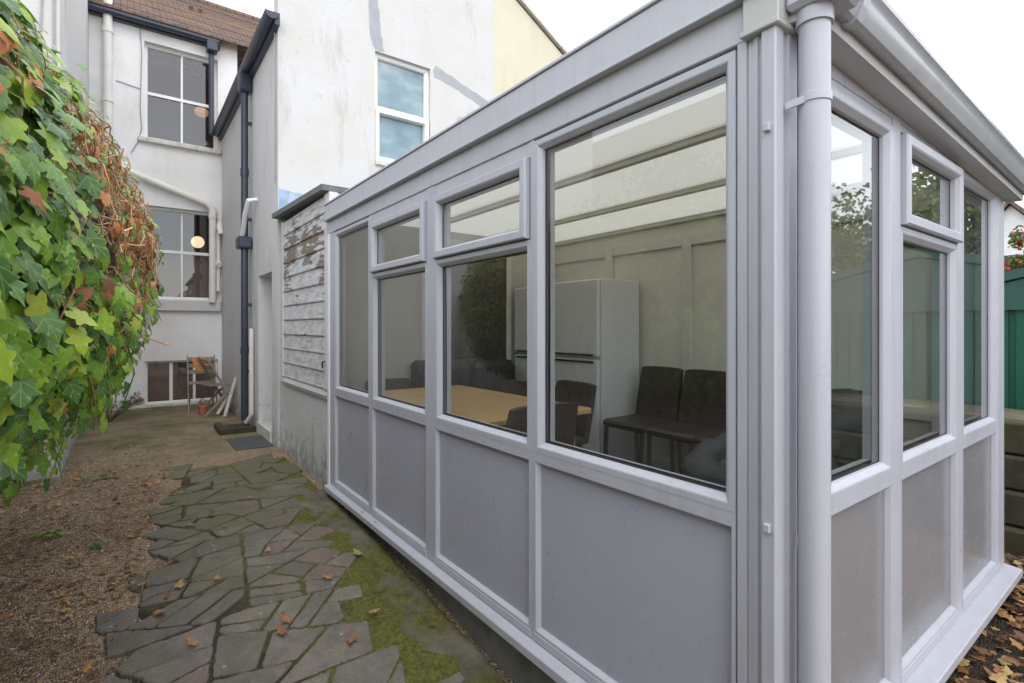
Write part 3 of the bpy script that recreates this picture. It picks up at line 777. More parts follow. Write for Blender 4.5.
# dark bedding piled near the corner
def blob(mb_,c,r,seed,n=18,amp=.22,fr=2.5,pw=.75):
    vs=[];fs=[];m=n//2
    for j in range(m+1):
        ph=math.pi*j/m
        for i in range(n):
            th=2*math.pi*i/n
            d=Vector((math.sin(ph)*math.cos(th),math.sin(ph)*math.sin(th),math.cos(ph)))
            k=1+amp*mn.noise(d*fr+Vector((seed,0,0)))+amp*.5*mn.noise(d*fr*2.3+Vector((0,seed,0)))
            e=lambda q:math.copysign(abs(q)**pw,q)
            z=c[2]+e(d.z)*r[2]*k
            vs.append((c[0]+e(d.x)*r[0]*k,c[1]+e(d.y)*r[1]*k,z))
    for j in range(m):
        for i in range(n):
            i2=(i+1)%n;fs.append((j*n+i,(j+1)*n+i,(j+1)*n+i2,j*n+i2))
    mb_.add(vs,fs)
ott=thing('day_bed','low dark upholstered day bed inside the glass by the corner','bed',(2.4,1.05,FZ))
m=MB();m.box(1.75,3.55,.80,1.55,.42,.80,.04);m.build('mattress',M['leather'],ott,smooth=True)
for x in (1.85,3.45):
    for y in (.88,1.47):
        m=MB();leg(m,x,y,FZ,.42,.05);m.build('leg',M['metal_dark'],ott)
for lab,c,r,s in (('crumpled charcoal bedding heaped on the day bed nearest the downpipe',(2.17,1.12,.95),(.36,.24,.17),1.3),
                ('rolled dark grey duvet on the day bed at the far end behind the middle glass',(3.0,1.18,1.0),(.36,.25,.21),5.1)):
    m=MB();blob(m,c,r,s,36,.28,2.6);o=m.build('bedding',M['duvet'],None,smooth='all');tag(o,lab,'bedding','dark bedding on the day bed')

# ------------------------------------------------------------------ lean-to with peeling cladding
lt=thing('lean_to','white lean-to with peeling timber boards between conservatory and house','lean-to',(1.6,5.1,.1))
m=MB();m.box(1.37,3.6,4.37,6.17,-.3,.97);m.box(1.39,3.6,4.37,6.17,.97,2.70);m.build('wall',M['base_render'],lt)
m=MB();m.prism([(1.345,.955),(1.335,.99),(1.36,1.035),(1.39,1.035),(1.39,.955)],1,4.40,5.97);m.build('rail',M['upvc_warm'],lt,fix=True)
m=MB()
zb=1.035;nb=11;bh=(2.70-zb)/nb
for i in range(nb):
    z=zb+i*bh;j=random.uniform(-.002,.002)
    m.prism([(1.352+j,z+.002),(1.349+j,z+.012),(1.352+j,z+.03),(1.361,z+bh-.001),(1.389,z+bh-.001),(1.389,z+.002)],1,4.47,5.93)
m.build('cladding',M['clad'],lt,fix=True)
for a,b in ((4.40,4.468),(5.932,5.99)):
    m=MB();m.box(1.340,1.39,a,b,1.036,2.70,.004);m.build('corner_board',M['stucco2'],lt)
m=MB();m.prism([(4.36,2.705),(4.36,2.755),(6.19,2.825),(6.19,2.775)],0,1.285,3.65);m.build('roof_slab',M['lead'],lt,fix=True)
m=MB();m.box(1.345,1.42,4.348,4.398,.0,2.70,.004);m.build('corner_board',M['stucco2'],lt)
m=MB();m.tube([(1.33,4.43,1.28),(1.32,4.46,1.27),(1.325,4.46,1.22)],.008,6);m.build('hook',M['metal_dark'],lt)

# ------------------------------------------------------------------ houses
def wallgrid(P,u0,u1,v0,v1,holes,depth):
    m=MB();us=sorted({u0,u1,*[h[0] for h in holes],*[h[1] for h in holes]});vv=sorted({v0,v1,*[h[2] for h in holes],*[h[3] for h in holes]})
    for a,b in zip(us[:-1],us[1:]):
        for c,d in zip(vv[:-1],vv[1:]):
            if any(h[0]<=a and b<=h[1] and h[2]<=c and d<=h[3] for h in holes): continue
            m.add([P(a,c,0),P(b,c,0),P(b,d,0),P(a,d,0)],[(0,1,2,3)])
    for a,b,c,d in holes:
        m.ring(P,a,b,c,d,[(0,0),(0,-depth)])
    return m
def sash(P,parent,a,b,c,d,dep,vbars,hbars,glassm='glass_house',fm='white_up',fw=.05,nm='window',off=True):
    f=MB().ring(P,a,b,c,d,[(0,-dep-.001),(0,-dep+.03),(fw-.012,-dep+.03),(fw,-dep+.012),(fw,-dep-.02)])
    fo=f.build(nm,M[fm],parent)
    g=MB().add([P(a+fw,c+fw,-dep),P(b-fw,c+fw,-dep),P(b-fw,d-fw,-dep),P(a+fw,d-fw,-dep)],[(0,1,2,3)]);sub(g,'pane',M[glassm],fo)
    k=MB()
    def bx_(u0,u1,v0,v1,n1=.022):
        P8=[P(u,v,n) for n in (-dep+.002,-dep+n1) for v in (v0,v1) for u in (u0,u1)]
        k.add(P8,[(0,2,3,1),(4,5,7,6),(0,1,5,4),(2,6,7,3),(0,4,6,2),(1,3,7,5)])
    for u,w in vbars: bx_(u-w/2,u+w/2,c+fw,d-fw,.020)
    for v,w in hbars: bx_(a+fw,b-fw,v-w/2,v+w/2,.028)
    if k.v: sub(k,'glazing_bars',M[fm],fo)
    return fo
# main house, rear wall at y=10.5
YH=10.5
def PH(u,v,n): return (u,YH-n,v)
hs=thing('house','white rendered house at the end of the garden with two sash windows and tiled roof','house',(.5,10.5,.2))
W1=(.225,1.29,4.72,6.32);W2=(.225,1.285,2.04,3.60);W3=(.235,1.29,.27,1.0)
hm=wallgrid(PH,-.49,1.6,-.3,6.75,[W1,W2,W3],.16)
hm.add([(-.49,10.5,-.3),(-.49,14,-.3),(1.6,14,-.3),(1.6,10.5,-.3),(-.49,10.5,6.75),(-.49,14,6.75),(1.6,14,6.75),(1.6,10.5,6.75)],[(0,4,5,1),(1,5,6,2),(2,6,7,3)])
hm.build('wall',M['stucco'],hs)
m=MB();m.box(-.45,1.58,12.3,12.4,-.2,6.7);m.box(-.45,1.58,10.68,12.3,1.25,1.35);m.box(-.45,1.58,10.68,12.3,4.0,4.1);m.build('interior_partition',M['dark_int'],hs)
cx_=(W1[0]+W1[1])/2
sash(PH,hs,*W1,.13,[(cx_,.03)],[(5.50,.05)])
sash(PH,hs,*W2,.13,[(cx_,.03)],[(2.86,.05)])
sash(PH,hs,*W3,.10,[(.60,.05),(.94,.04)],[],fw=.04)
m=MB();m.box(W2[0]+.02,W2[1]-.02,YH+.18,YH+.20,W2[2]-.05,2.86);m.build('window_blind',M['brown_blind'],hs)
m=MB();m.box(W3[0]+.02,W3[1]-.02,YH+.18,YH+.20,W3[2]-.05,W3[3]);m.build('window_blind',M['brown_blind'],hs)
for w,t_ in ((W1,.09),(W2,.2)):
    m=MB();m.box(w[0]-.09,w[1]+.05,YH-.07,YH+.12,w[2]-t_,w[2]-.002,.015);m.build('window_sill',M['stone_sill' if t_<.1 else 'stucco2'],hs)
m=MB()
# stepped tile courses
for i in range(26):
    a=i/26;b=(i+1)/26;y0=10.28+3.1*a;y1=10.28+3.1*b;z0=6.62+2.17*a;z1=6.62+2.17*b
    m.prism([(y0,z0+.022),(y0,z0-.02),(y1,z1-.02),(y1,z1+.006)],0,-2.8,3.2)
rfh=m.build('roof',M['tiles'],hs,fix=True)
m=MB();m.tube([(-2.8,13.38,8.80),(3.2,13.38,8.80)],.09,10);sub(m,'ridge_tiles',M['tiles'],rfh)
m=MB();m.prism([(13.38,8.76),(16.5,6.6),(16.5,6.5),(13.38,8.66)],0,-2.8,3.2);sub(m,'rear_slope',M['tiles'],rfh,fix=True)
m=MB()
for x in (1.02,1.17): m.lathe((x,12.05,7.85),[(.055,-.1),(.055,.06),(.06,.08)],10)
sub(m,'roof_vent',M['tiles'],rfh)
m=MB();m.box(-.60,1.32,10.30,10.42,6.52,6.63,.03);m.box(-.6,1.32,10.42,10.499,6.50,6.62);m.build('gutter',M['pipe_navy'],hs)
m=MB();m.box(1.10,1.27,10.26,10.44,6.36,6.54,.02);m.tube([(1.18,10.40,6.36),(1.18,10.40,4.95)],.042,12)
m.build('rainwater_pipe',M['pipe_navy'],hs,smooth=True)
m=MB();m.tube([(-.25,10.42,6.9),(-.25,10.42,3.9)],.062,14)
for z in (6.3,5.2,4.3): m.tube([(-.25,10.42,z-.05),(-.25,10.42,z+.05)],.074,14)
m.tube([(-.25,10.42,3.9),(-.25,10.42,.3)],.062,14)
m.build('soil_pipe',M['pipe_cream'],hs,smooth=True)
m=MB();m.tube([(-.20,10.42,4.20),(.05,10.42,4.08),(1.13,10.42,3.72),(1.19,10.42,3.66),(1.20,10.42,3.55),(1.20,10.42,2.0)],.055,12)
m.tube([(1.12,10.42,3.73),(1.20,10.42,3.64),(1.20,10.42,3.48)],.066,12)
m.build('waste_pipe',M['pipe_cream'],hs,smooth=True)
m=MB();m.tube([(1.29,10.43,3.3),(1.29,10.43,2.2)],.03,8);m.tube([(1.29,10.43,3.30),(1.29,10.30,3.36),(1.31,10.28,3.2)],.045,8);m.tube([(1.29,10.43,2.7),(1.29,10.35,2.66)],.045,8);m.build('overflow_pipe',M['white_up'],hs,smooth=True)
m=MB();m.tube([(.16,10.485,6.6),(.19,10.485,6.1),(.17,10.485,5.2),(.19,10.485,4.85),(.14,10.485,4.62),(.05,10.485,4.42)],.008,5);m.tube([(-.15,10.487,5.55),(.17,10.487,5.50)],.007,5);m.build('cable',M['patch'],hs)
for lab,c,mm in (('lit globe lamp hanging behind the ground floor sash window',(1.05,11.2,3.15),'globe'),('small orange lit lamp behind the upper sash window',(1.12,11.3,5.62),'globe2')):
    t=thing('pendant_lamp',lab,'lamp',(c[0],c[1],c[2]))
    m=MB();blob(m,c,(.11,.11,.11) if mm=='globe' else (.12,.12,.09),0,20,0,2.5,1.0);m.build('globe',M[mm],t,smooth='all')
    m=MB();m.tube([(c[0],c[1],c[2]+.1),(c[0],c[1],3.99 if c[2]<4 else 6.6)],.01,6);m.build('cord',M['metal_dark'],t)

# outrigger wing (white) and the cream neighbour sharing its gable
YW=6.2;XW=1.352
def PW(u,v,n): return (u,YW-n,v)
def PS(u,v,n): return (XW-n,u,v)
wg=thing('rear_wing','white two storey rear wing with one upper window and patched render','house',(2.8,8,.2))
WW=(2.485,3.255,3.66,5.03)
m=wallgrid(PW,XW,4.29,-.3,5.05,[WW],.14)
m.add([(XW,YW,5.05),(4.29,YW,5.05),(4.29,YW,6.97),(XW,YW,5.36),(XW,YW+.2,5.05),(4.29,YW+.2,5.05),(4.29,YW+.2,6.97),(XW,YW+.2,5.36)],[(0,1,2,3),(7,6,5,4),(3,2,6,7),(0,3,7,4)])
DR=(6.50,7.27,.36,2.22)
s=wallgrid(PS,YW,10.5,-.3,5.05,[DR],.30);m.add(s.v,s.f)
m.build('wall',M['stucco2'],wg)
m=MB();m.box(XW+.30,XW+.34,6.45,7.33,.2,2.3);m.build('door',M['stucco'],wg)
m=MB();m.box(XW-.02,XW+.28,6.50,7.27,.0,.358,.01);m.build('doorstep',M['stone_sill'],wg)
f=MB().ring(PW,*WW,[(0,-.10),(0,-.05),(.045,-.05),(.06,-.065),(.062,-.095)]).build('window',M['white_up'],wg)
g=MB().add([PW(WW[0]+.04,WW[2]+.04,-.09),PW(WW[1]-.04,WW[2]+.04,-.09),PW(WW[1]-.04,WW[3]-.04,-.09),PW(WW[0]+.04,WW[3]-.04,-.09)],[(0,1,2,3)]);sub(g,'pane',M['painted_reflection'],f)
m=MB();m.box(WW[0]+.05,WW[1]-.05,YW+.045,YW+.088,4.30,4.37,.006);m.box(WW[0]+.0,WW[1]-.0,YW+.035,YW+.05,WW[2],4.30,.0) if False else None
sub(m,'glazing_bars',M['white_up'],f)
m=MB().ring(PW,WW[0]+.012,WW[1]-.012,WW[2]+.01,4.33,[(0,-.05),(0,-.015),(.05,-.015),(.06,-.04),(.062,-.088)]);sub(m,'opening_sash',M['white_up'],f)
m=MB();m.box(WW[0]-.0,WW[1]+.0,YW-.03,YW+.06,WW[2]-.06,WW[2]-.001,.006);m.build('window_sill',M['stone_sill'],wg)
def patch(name,pts,mt,n=.003,par=wg):
    # pts outline (x,z) subdivided with a ragged edge
    out=[]
    for k in range(len(pts)):
        a=pts[k];b=pts[(k+1)%len(pts)];l=math.hypot(b[0]-a[0],b[1]-a[1]);q=max(1,int(l/.05))
        for t in range(q):
            x=a[0]+(b[0]-a[0])*t/q;z=a[1]+(b[1]-a[1])*t/q
            out.append((x+.02*mn.noise(Vector((x*14,z*14,1))),z+.02*mn.noise(Vector((x*14,z*14,7)))))
    mm=MB();mm.prism(out,1,YW-n,YW+.01);return mm.build(name,M[mt],par,fix=True)
patch('render_patch',[(2.40,5.9),(2.50,5.9),(2.56,5.3),(2.60,5.05),(2.48,5.05),(2.42,5.2)],'patch')
patch('render_patch',[(3.30,5.02),(3.34,5.10),(4.18,4.84),(4.25,4.72),(4.20,4.70),(3.70,4.86),(3.32,4.95)],'patch')
patch('render_patch',[(3.76+.14*math.cos(t*.5236),4.36+.16*math.sin(t*.5236)) for t in range(12)],'stone_sill',.004)
patch('flashing_patch',[(1.36,2.84),(1.36,3.12),(1.70,3.08),(1.80,2.84)],'bluepatch')
m=MB()
zr=6.72
m.prism([(1.22,5.06),(4.29,6.76),(4.29,6.69),(1.22,4.99)],1,6.41,10.55);wr=m.build('roof',M['tiles'],wg,fix=True)
m=MB()
pts=[(1.27+.075*math.cos(t),5.02+.075*math.sin(t)) for t in [math.pi*(1+k/10) for k in range(11)]]
m.prism(pts,1,6.08,10.48)
m.build('gutter',M['pipe_navy'],wg,smooth=True,fix=True)
m=MB();m.box(1.30,1.351,6.10,10.5,4.90,5.03);m.build('eaves_board',M['pipe_navy'],wg)
m=MB();m.box(1.19,1.34,7.62,7.80,4.72,4.98,.02);m.tube([(1.265,7.72,4.75),(1.265,7.72,.32)],.045,14)
for z in (4.3,3.0,1.85,.95):m.box(1.27,1.352,7.70,7.74,z,z+.04)
m.box(1.17,1.345,7.62,7.84,2.62,2.78,.02)
for z in (3.6,1.2):m.tube([(1.265,7.72,z),(1.265,7.72,z+.1)],.053,14)
m.build('rainwater_pipe',M['pipe_navy'],wg,smooth=True)
m=MB();m.tube([(1.352,7.35,3.22),(1.25,7.35,3.20),(1.235,7.5,3.05),(1.24,7.72,2.78)],.03,8);m.build('waste_pipe',M['white_up'],wg,smooth=True)
m=MB();m.tube([(1.31,7.50,1.55),(1.31,7.50,.42),(1.26,7.60,.30)],.028,8);m.build('waste_pipe',M['pipe_cream'],wg,smooth=True)
m=MB();m.tube([(1.335,6.28,4.9),(1.335,6.28,3.2)],.008,5);m.build('cable',M['patch'],wg)
nh=thing('neighbour_house','cream rendered house wing joined to the right of the white wing, sloping verge','house',(5.8,8,.2))
m=MB();m.prism([(4.291,-.3),(7.3,-.3),(7.3,5.05),(4.291,6.725)],1,YW+.004,10.5);m.build('wall',M['cream'],nh,fix=True)
m=MB();m.prism([(4.291,6.80),(7.45,5.045),(7.45,4.975),(4.291,6.73)],1,6.22,10.55);m.build('roof',M['tiles'],nh,fix=True)
m=MB();m.prism([(4.291,6.815),(7.47,5.05),(7.47,5.00),(4.291,6.765)],1,6.15,6.215);m.build('verge_board',M['stone_sill'],nh,fix=True)
# left neighbour's wing
lw=thing('neighbour_wing','tall stained white wing wall at the far left behind the ivy','house',(-2,8,.2))
m=MB();m.box(-3.6,-.492,6.2,10.498,-.3,6.95);m.build('wall',M['stucco2'],lw)
m=MB();m.tube([(-.53,6.192,6.9),(-.53,6.192,2.0)],.012,5);m.tube([(-.60,6.19,6.9),(-.58,6.19,5.5),(-.62,6.19,4.2)],.008,5);m.build('cable',M['patch'],lw)
m=MB();m.prism([(-3.7,6.96),(-3.7,7.02),(-.40,7.02),(-.40,6.96)],1,6.15,10.45);m.build('roof',M['tiles'],lw,fix=True)

# ------------------------------------------------------------------ things in the yard
def fold_chair(label,x,y,rz,group):
    t=thing('folding_chair',label,'chair',(0,0,0),group)
    for s in (-1,1):
        m=MB();m.bar((s*.19,.24,0),(s*.19,-.22,.88),.018,.032,.002);m.build('leg',M['old_wood'],t)
        m=MB();m.bar((s*.165,-.24,0),(s*.165,.20,.46),.018,.032,.002);m.build('leg',M['old_wood'],t)
    m=MB()
    for k in range(6): m.box(-.19,.19,-.17+k*.065,-.125+k*.065,.445,.46,.002)
    m.build('seat',M['old_wood'],t)
    m=MB()
    for z in (.62,.72,.82):
        yy=.24-.46*(z/.88);m.box(-.19,.19,yy-.012,yy+.004,z-.03,z+.03,.002)
    m.build('backrest',M['old_wood'],t)
    t.location=(x,y,gz(x,y));t.rotation_euler=(0,0,rz);return t
fold_chair('weathered wooden folding chair with an orange cover over its back, under the window',.96,9.62,R(178),'folding chairs by the basement window')
fold_chair('weathered wooden folding chair seen side on, next to the navy downpipe',1.13,9.15,R(-78),'folding chairs by the basement window')
m=MB()
vs=[]
nu,nv=10,8
for j in range(nv+1):
    for i in range(nu+1):
        u=-1+2*i/nu;v=j/nv
        x=.93+.135*u*(1-.25*v);z=1.09-.21*v*(1-.25*u*u);y=9.35-.03-.02*math.sin(u*5)*v
        vs.append((x,y,z))
for j in range(nv+1):
    for i in range(nu+1):
        a=vs[j*(nu+1)+i];vs.append((a[0],a[1]+.02,a[2]+.004))
n1=(nu+1)*(nv+1);fs=[]
for j in range(nv):
    for i in range(nu):
        a=j*(nu+1)+i;fs.append((a,a+1,a+nu+2,a+nu+1));fs.append((n1+a,n1+a+nu+1,n1+a+nu+2,n1+a+1))
m.add(vs,fs);tag(m.build('chair_cover',M['orange_cloth'],smooth='all'),'faded orange cloth draped over the folding chair back','cloth')
pt=thing('flower_pot','small terracotta pot standing between the folding chairs','pot',(.92,9.1,.22))
m=MB();m.lathe((.92,9.1,.22),[(.04,0),(.06,.13),(.07,.135),(.07,.165),(.058,.165),(.05,.14)],16);m.build('pot',M['terracotta'],pt,smooth=True)
def leafclump(mb_,c,r,n,sz,seed,zs=1.0):
    q=random.Random(seed)
    for _ in range(n):
        while True:
            d=Vector((q.uniform(-1,1),q.uniform(-1,1),q.uniform(-1,1)))
            if .2<d.length<1: break
        p=Vector(c)+Vector((d.x*r[0],d.y*r[1],d.z*r[2]))
        e=Euler((q.uniform(-1.2,1.2),q.uniform(-1.2,1.2),q.uniform(0,6.28))).to_matrix()
        s=sz*q.uniform(.6,1.3)
        vs=[p+e@Vector(k)*s for k in ((-.5,0,0),(-.15,-.35,.08),(.5,0,0),(-.15,.35,.08))]
        mb_.add(vs,[(0,1,2),(0,2,3)])
m=MB();leafclump(m,(.92,9.1,.43),(.06,.06,.05),70,.035,3);m.build('dry_plant',M['drystem'],pt)
for i,(a,b,lab) in enumerate((((1.10,9.0,.24),(1.325,9.2,.56),'long white board leaning against the wing wall'),((1.16,8.7,.24),(1.32,8.8,.80),'upright white board leaning beside the navy pipe'))):
    m=MB();m.bar(a,b,.05,.02,.002);tag(m.build('board',M['stone_sill']),lab,'board','white boards leaning on the wing wall')
def slab(name,lab,cat,x0,x1,y0,y1,h,mt):
    z=gz(x0,y0);m=MB();m.box(x0,x1,y0,y1,z-.02,z+h,.006);o=m.build(name,M[mt]);tag(o,lab,cat);return o
kb=thing('drain_surround','mossy stone drain surround with an iron grate at the foot of the navy pipe','drain',(1.15,7.6,.22))
z=gz(1,7.5)
m=MB();m.box(.92,1.33,7.30,7.38,z-.03,z+.075,.01);m.box(.92,1.0,7.385,7.85,z-.03,z+.075,.01);m.build('kerb',M['sleeper'],kb)
m=MB()
m.box(1.0,1.33,7.385,7.84,z-.02,z+.028,.0)
for k in range(9): m.box(1.01+k*.035,1.03+k*.035,7.39,7.83,z+.0285,z+.045)
m.build('grate',M['metal_dark'],kb)
slab('manhole_cover','dark slate slab lying on the ground in front of the wing door','slab',.95,1.33,6.32,6.98,.02,'gravestone')
# dried shrub by the left wing
ds=thing('dried_shrub','dry brown shrub with faded flower heads against the far white wall','shrub',(-.22,9.3,.22))
m=MB();q=random.Random(5);tips=[]
for k in range(26):
    a=q.uniform(0,6.28);l=q.uniform(.25,.5);t=Vector((math.cos(a)*l*.8,math.sin(a)*l*.5,l*q.uniform(.5,.95)))
    b=Vector((-.22,9.3,.2));m.tube([b,b+t*.5+Vector((0,0,.04)),b+t],[.007,.005,.003],5);tips.append(b+t)
m.build('stem',M['trunk'],ds)
m=MB()
for i,t in enumerate(tips): leafclump(m,t,(.055,.055,.045),26,.035,i)
m.build('flower_head',M['drystem'],ds)
# boundary wall behind the ivy
bw_=thing('boundary_wall','painted garden boundary wall under the ivy along the left side','wall',(-1.05,2.5,0))
m=MB();m.box(-1.2,-1.0,-3,6.19,-.4,1.95,.01);m.build('wall',M['stucco2'],bw_)
m=MB();m.box(-1.24,-.96,-3,6.19,1.951,2.02,.01);m.build('coping',M['conc'],bw_)

# ------------------------------------------------------------------ ivy
LO=[(0,0),(.16,-.10),(.30,-.34),(.36,-.30),(.40,-.12),(.62,-.20),(.68,-.14),(.74,-.07),(1.0,0)]   # half outline, length 1 (base at 0)
def ivyleaf(mb_,p,nrm,tip,s,q,curl=.2):
    n=Vector(nrm).normalized();t=Vector(tip);t=(t-n*t.dot(n))
    if t.length<1e-4: return
    t.normalize();b=n.cross(t)
    # lobed outline
    out=[(-.04,.0),(-.22,.22),(-.10,.42),(.10,.40),(.20,.34),(.34,.58),(.44,.50),(.50,.28),(.70,.24),(.84,.10),(1.0,0),
         (.84,-.10),(.70,-.24),(.50,-.28),(.44,-.50),(.34,-.58),(.20,-.34),(.10,-.40),(-.10,-.42),(-.22,-.22)]
    j=[q.uniform(.85,1.12) for _ in range(4)]
    asp=q.uniform(.8,1.02);droop=curl*q.uniform(.3,1.6);fold=q.uniform(-.12,.16)
    vs=[]
    def pos(u,v):
        v=v*asp
        return p+(t*u+b*v+n*(-droop*u*u-.0+fold*abs(v)-.25*v*v))*s
    for k,(u,v) in enumerate(out): 
        f=j[k%4] if k%5==0 else 1
        vs.append(pos(u*f,v*f))
    vs.append(pos(.18,0));vs.append(pos(.55,0))
    mb_.uv.extend(out+[(.18,0),(.55,0)])
    nn=len(out);c1,c2=nn,nn+1
    fs=[]
    for k in range(nn):
        k2=(k+1)%nn
        um=(out[k][0]+out[k2][0])/2
        fs.append((c2 if um>.36 else c1,k,k2))
    # joiners between the two midrib points
    fs.append((c1,5,c2));fs.append((c2,15,c1))
    mb_.add(vs,fs)
iv=thing('ivy','overgrown ivy bulging over the left boundary wall, green leaves and brown stems','ivy',(-1.0,2.4,.1))
CX,CZ=-.80,1.85
def ivy_r(y):
    rx=.50+.37*sm(.7,2.6,y);rz=.86
    e=1.0
    if y>4.0: e=math.sqrt(max(0.02,1-((y-4.0)/1.1)**2))
    return rx*e,rz*(.6+.4*e)
def surf(y,a):
    rx,rz=ivy_r(y)
    lump=1+.07*mn.noise(Vector((y*1.7,a*1.6,0)))+.04*mn.noise(Vector((y*5,a*4,3)))
    if math.sin(a)>0: rz*=.86
    return Vector((CX+rx*math.cos(a)*lump,y,CZ+rz*math.sin(a)*lump))
def surfn(y,a):
    du=surf(y+.02,a)-surf(y-.02,a);dv=surf(y,a+.02)-surf(y,a-.02)
    n=du.cross(dv)
    if n.length<1e-9:return Vector((1,0,0))
    n.normalize()
    if n.x*math.cos(a)+n.z*math.sin(a)<0:n=-n
    return n
m=MB();NY,NA=70,44
for j in range(NY+1):
    y=-.2+5.28*j/NY
    for i in range(NA):
        a=-math.pi+2*math.pi*i/NA
        p=surf(y,a);c=Vector((CX,y,CZ));k=.87+.05*mn.noise(p*9)+.04*mn.noise(p*23)
        m.v.append(tuple(c+(p-c)*k))
for j in range(NY):
    for i in range(NA):
        i2=(i+1)%NA;m.f.append((j*NA+i,j*NA+i2,(j+1)*NA+i2,(j+1)*NA+i))
m.f.append(tuple(range(NA)));m.f.append(tuple(NY*NA+i for i in reversed(range(NA))))
m.build('stem_tangle',M['core'],iv,smooth='all')
q=random.Random(21)
gm=MB();dm=MB();tw=MB();st=MB()
def brown(y,a):
    # bare clipped zone on the far face
    w=sm(1.5,1.9,y)*(1-.5*sm(3.2,3.8,y))*math.exp(-((a-.16)/.36)**2)+.55*sm(.9,1.3,y)*math.exp(-((a-.95)/.25)**2)
    w+=.5*mn.noise(Vector((y*2.6,a*3.2,9)))
    return w
for _ in range(24000):
    y=q.uniform(.15,5.05);a=q.uniform(-1.9,2.0)
    n=surfn(y,a);b=brown(y,a)
    if b>.45 and q.random()<.84: continue
    big=1-sm(1.3,2.4,y)
    s=q.uniform(.026,.046)+big*q.uniform(.0,.042)
    if y>1.9: s*=q.uniform(.55,1)
    p=surf(y,a)+n*q.uniform(-.08,.05)
    if y>1.9 and q.random()<.04: p+=n*.04
    nn=(n+Vector((0,-.45,.55))+Vector((q.uniform(-.5,.5),q.uniform(-.5,.5),q.uniform(-.5,.5)))).normalized()
    tip=Vector((q.uniform(-.2,.6),q.uniform(-.7,.7),-1+q.uniform(-.2,.5)))
    tgt=dm if q.random()<(.022+.22*max(0,b)) else gm
    ivyleaf(tgt,p,nn,tip,s*(.8 if tgt is dm else 1),q,.5 if tgt is dm else .22)
    if q.random()<.22:
        st.tube([p,p-n*.03+Vector((0,q.uniform(-.04,.04),.03)),p-n*.07+Vector((0,q.uniform(-.05,.05),.05))],.0013,4)
for _ in range(5200):
    y=q.uniform(1.0,4.9);a=q.uniform(-1.1,1.35)
    if brown(y,a)<q.uniform(.12,.5): continue
    n=surfn(y,a);p=surf(y,a)+n*q.uniform(-.08,.035)
    d=Vector((q.uniform(-.3,.5),q.uniform(-.3,1),q.uniform(-.75,.25))).normalized();d=(d-n*d.dot(n)*.7).normalized()
    l=q.uniform(.03,.11);k=n*q.uniform(-.01,.02)+Vector((0,0,q.uniform(-.015,.015)))
    r=q.uniform(.0012,.0030)
    tw.tube([p-d*l/2,p+k,p+d*l/2],[r,r*.9,r*.6],4,False)
for _ in range(1300):   # twigs everywhere between the leaves
    y=q.uniform(.3,4.0);a=q.uniform(-1.4,1.8);n=surfn(y,a);p=surf(y,a)+n*q.uniform(-.09,.02)
    d=Vector((q.uniform(-.3,.3),q.uniform(-.9,.9),q.uniform(-1,1))).normalized();l=q.uniform(.06,.18)
    tw.tube([p-d*l/2,p+n*.01,p+d*l/2],[.003,.0025,.0015],4,False)
for _ in range(1500):
    y=q.uniform(1.1,4.0);a=q.uniform(-1.0,1.3)
    if brown(y,a)<.3: continue
    n=surfn(y,a);ivyleaf(dm,surf(y,a)+n*q.uniform(-.02,.03),(n+Vector((q.uniform(-.6,.6),q.uniform(-.6,.6),q.uniform(-.6,.6)))),Vector((.2,q.uniform(-1,1),-1)),q.uniform(.015,.035),q,.8)
for _ in range(60):   # runners hanging from the underside
    y=q.uniform(1.0,3.6);a=q.uniform(-1.35,-.4);p=surf(y,a);L_=q.uniform(.08,.22)
    st.tube([p,p+Vector((.02,q.uniform(-.03,.03),-L_*.5)),p+Vector((q.uniform(-.02,.05),0,-L_))],.0022,4)
    for k in range(3):
        ivyleaf(gm,p+Vector((0,0,-L_*(k+1)/3)),Vector((1,-.6,q.uniform(-.3,.4))),Vector((q.uniform(-.5,.5),q.uniform(-.5,.5),-1)),q.uniform(.03,.05),q)
gm.build('green_leaves',M['ivy'],iv,smooth='all');dm.build('dead_leaves',M['deadleaf'],iv,smooth='all');tw.build('brown_stems',M['twig'],iv);st.build('leaf_stalks',M['weed'],iv)

# ------------------------------------------------------------------ fallen leaves, weeds
q=random.Random(33)
def flat_leaf(mb_,x,y,s,lift=.012):
    z=gz(x,y)+lift
    n=Vector((q.uniform(-.35,.35),q.uniform(-.35,.35),1));a=q.uniform(0,6.28)
    ivyleaf(mb_,Vector((x,y,z)),n,Vector((math.cos(a),math.sin(a),0)),s,q,q.uniform(-.6,.3))
LT=MB()
for _ in range(4200):
    y=q.uniform(1.5,7.5);x=q.uniform(-1.4,.35)
    edge=.27-.135*(5.5-y)
    if x>edge+.02: continue
    if y>6.2 and q.random()<.6: continue
    if mn.noise(Vector((x*2.5,y*2.5,4)))<q.uniform(-.7,.25): continue
    flat_leaf(LT,x,y,q.uniform(.008,.026) if q.random()<.80 else q.uniform(.028,.05))
tag(LT.build('leaf_litter',M['litter']),'small brown leaf litter scattered over the gravel beside the path','leaf litter',kind='stuff')
LR=MB()
for _ in range(2600):
    x=q.uniform(1.5,4.3);y=q.uniform(-.9,.62)
    flat_leaf(LR,x,y,q.uniform(.02,.065),q.uniform(.0,.06))
for _ in range(250):
    x=q.uniform(3.7,4.35);y=q.uniform(.3,1.4);flat_leaf(LR,x,y,q.uniform(.02,.06),q.uniform(0,.05))
tag(LR.build('leaf_litter',M['litter']),'thick brown leaf litter below the right side sill','leaf litter',kind='stuff')
P_=MB()
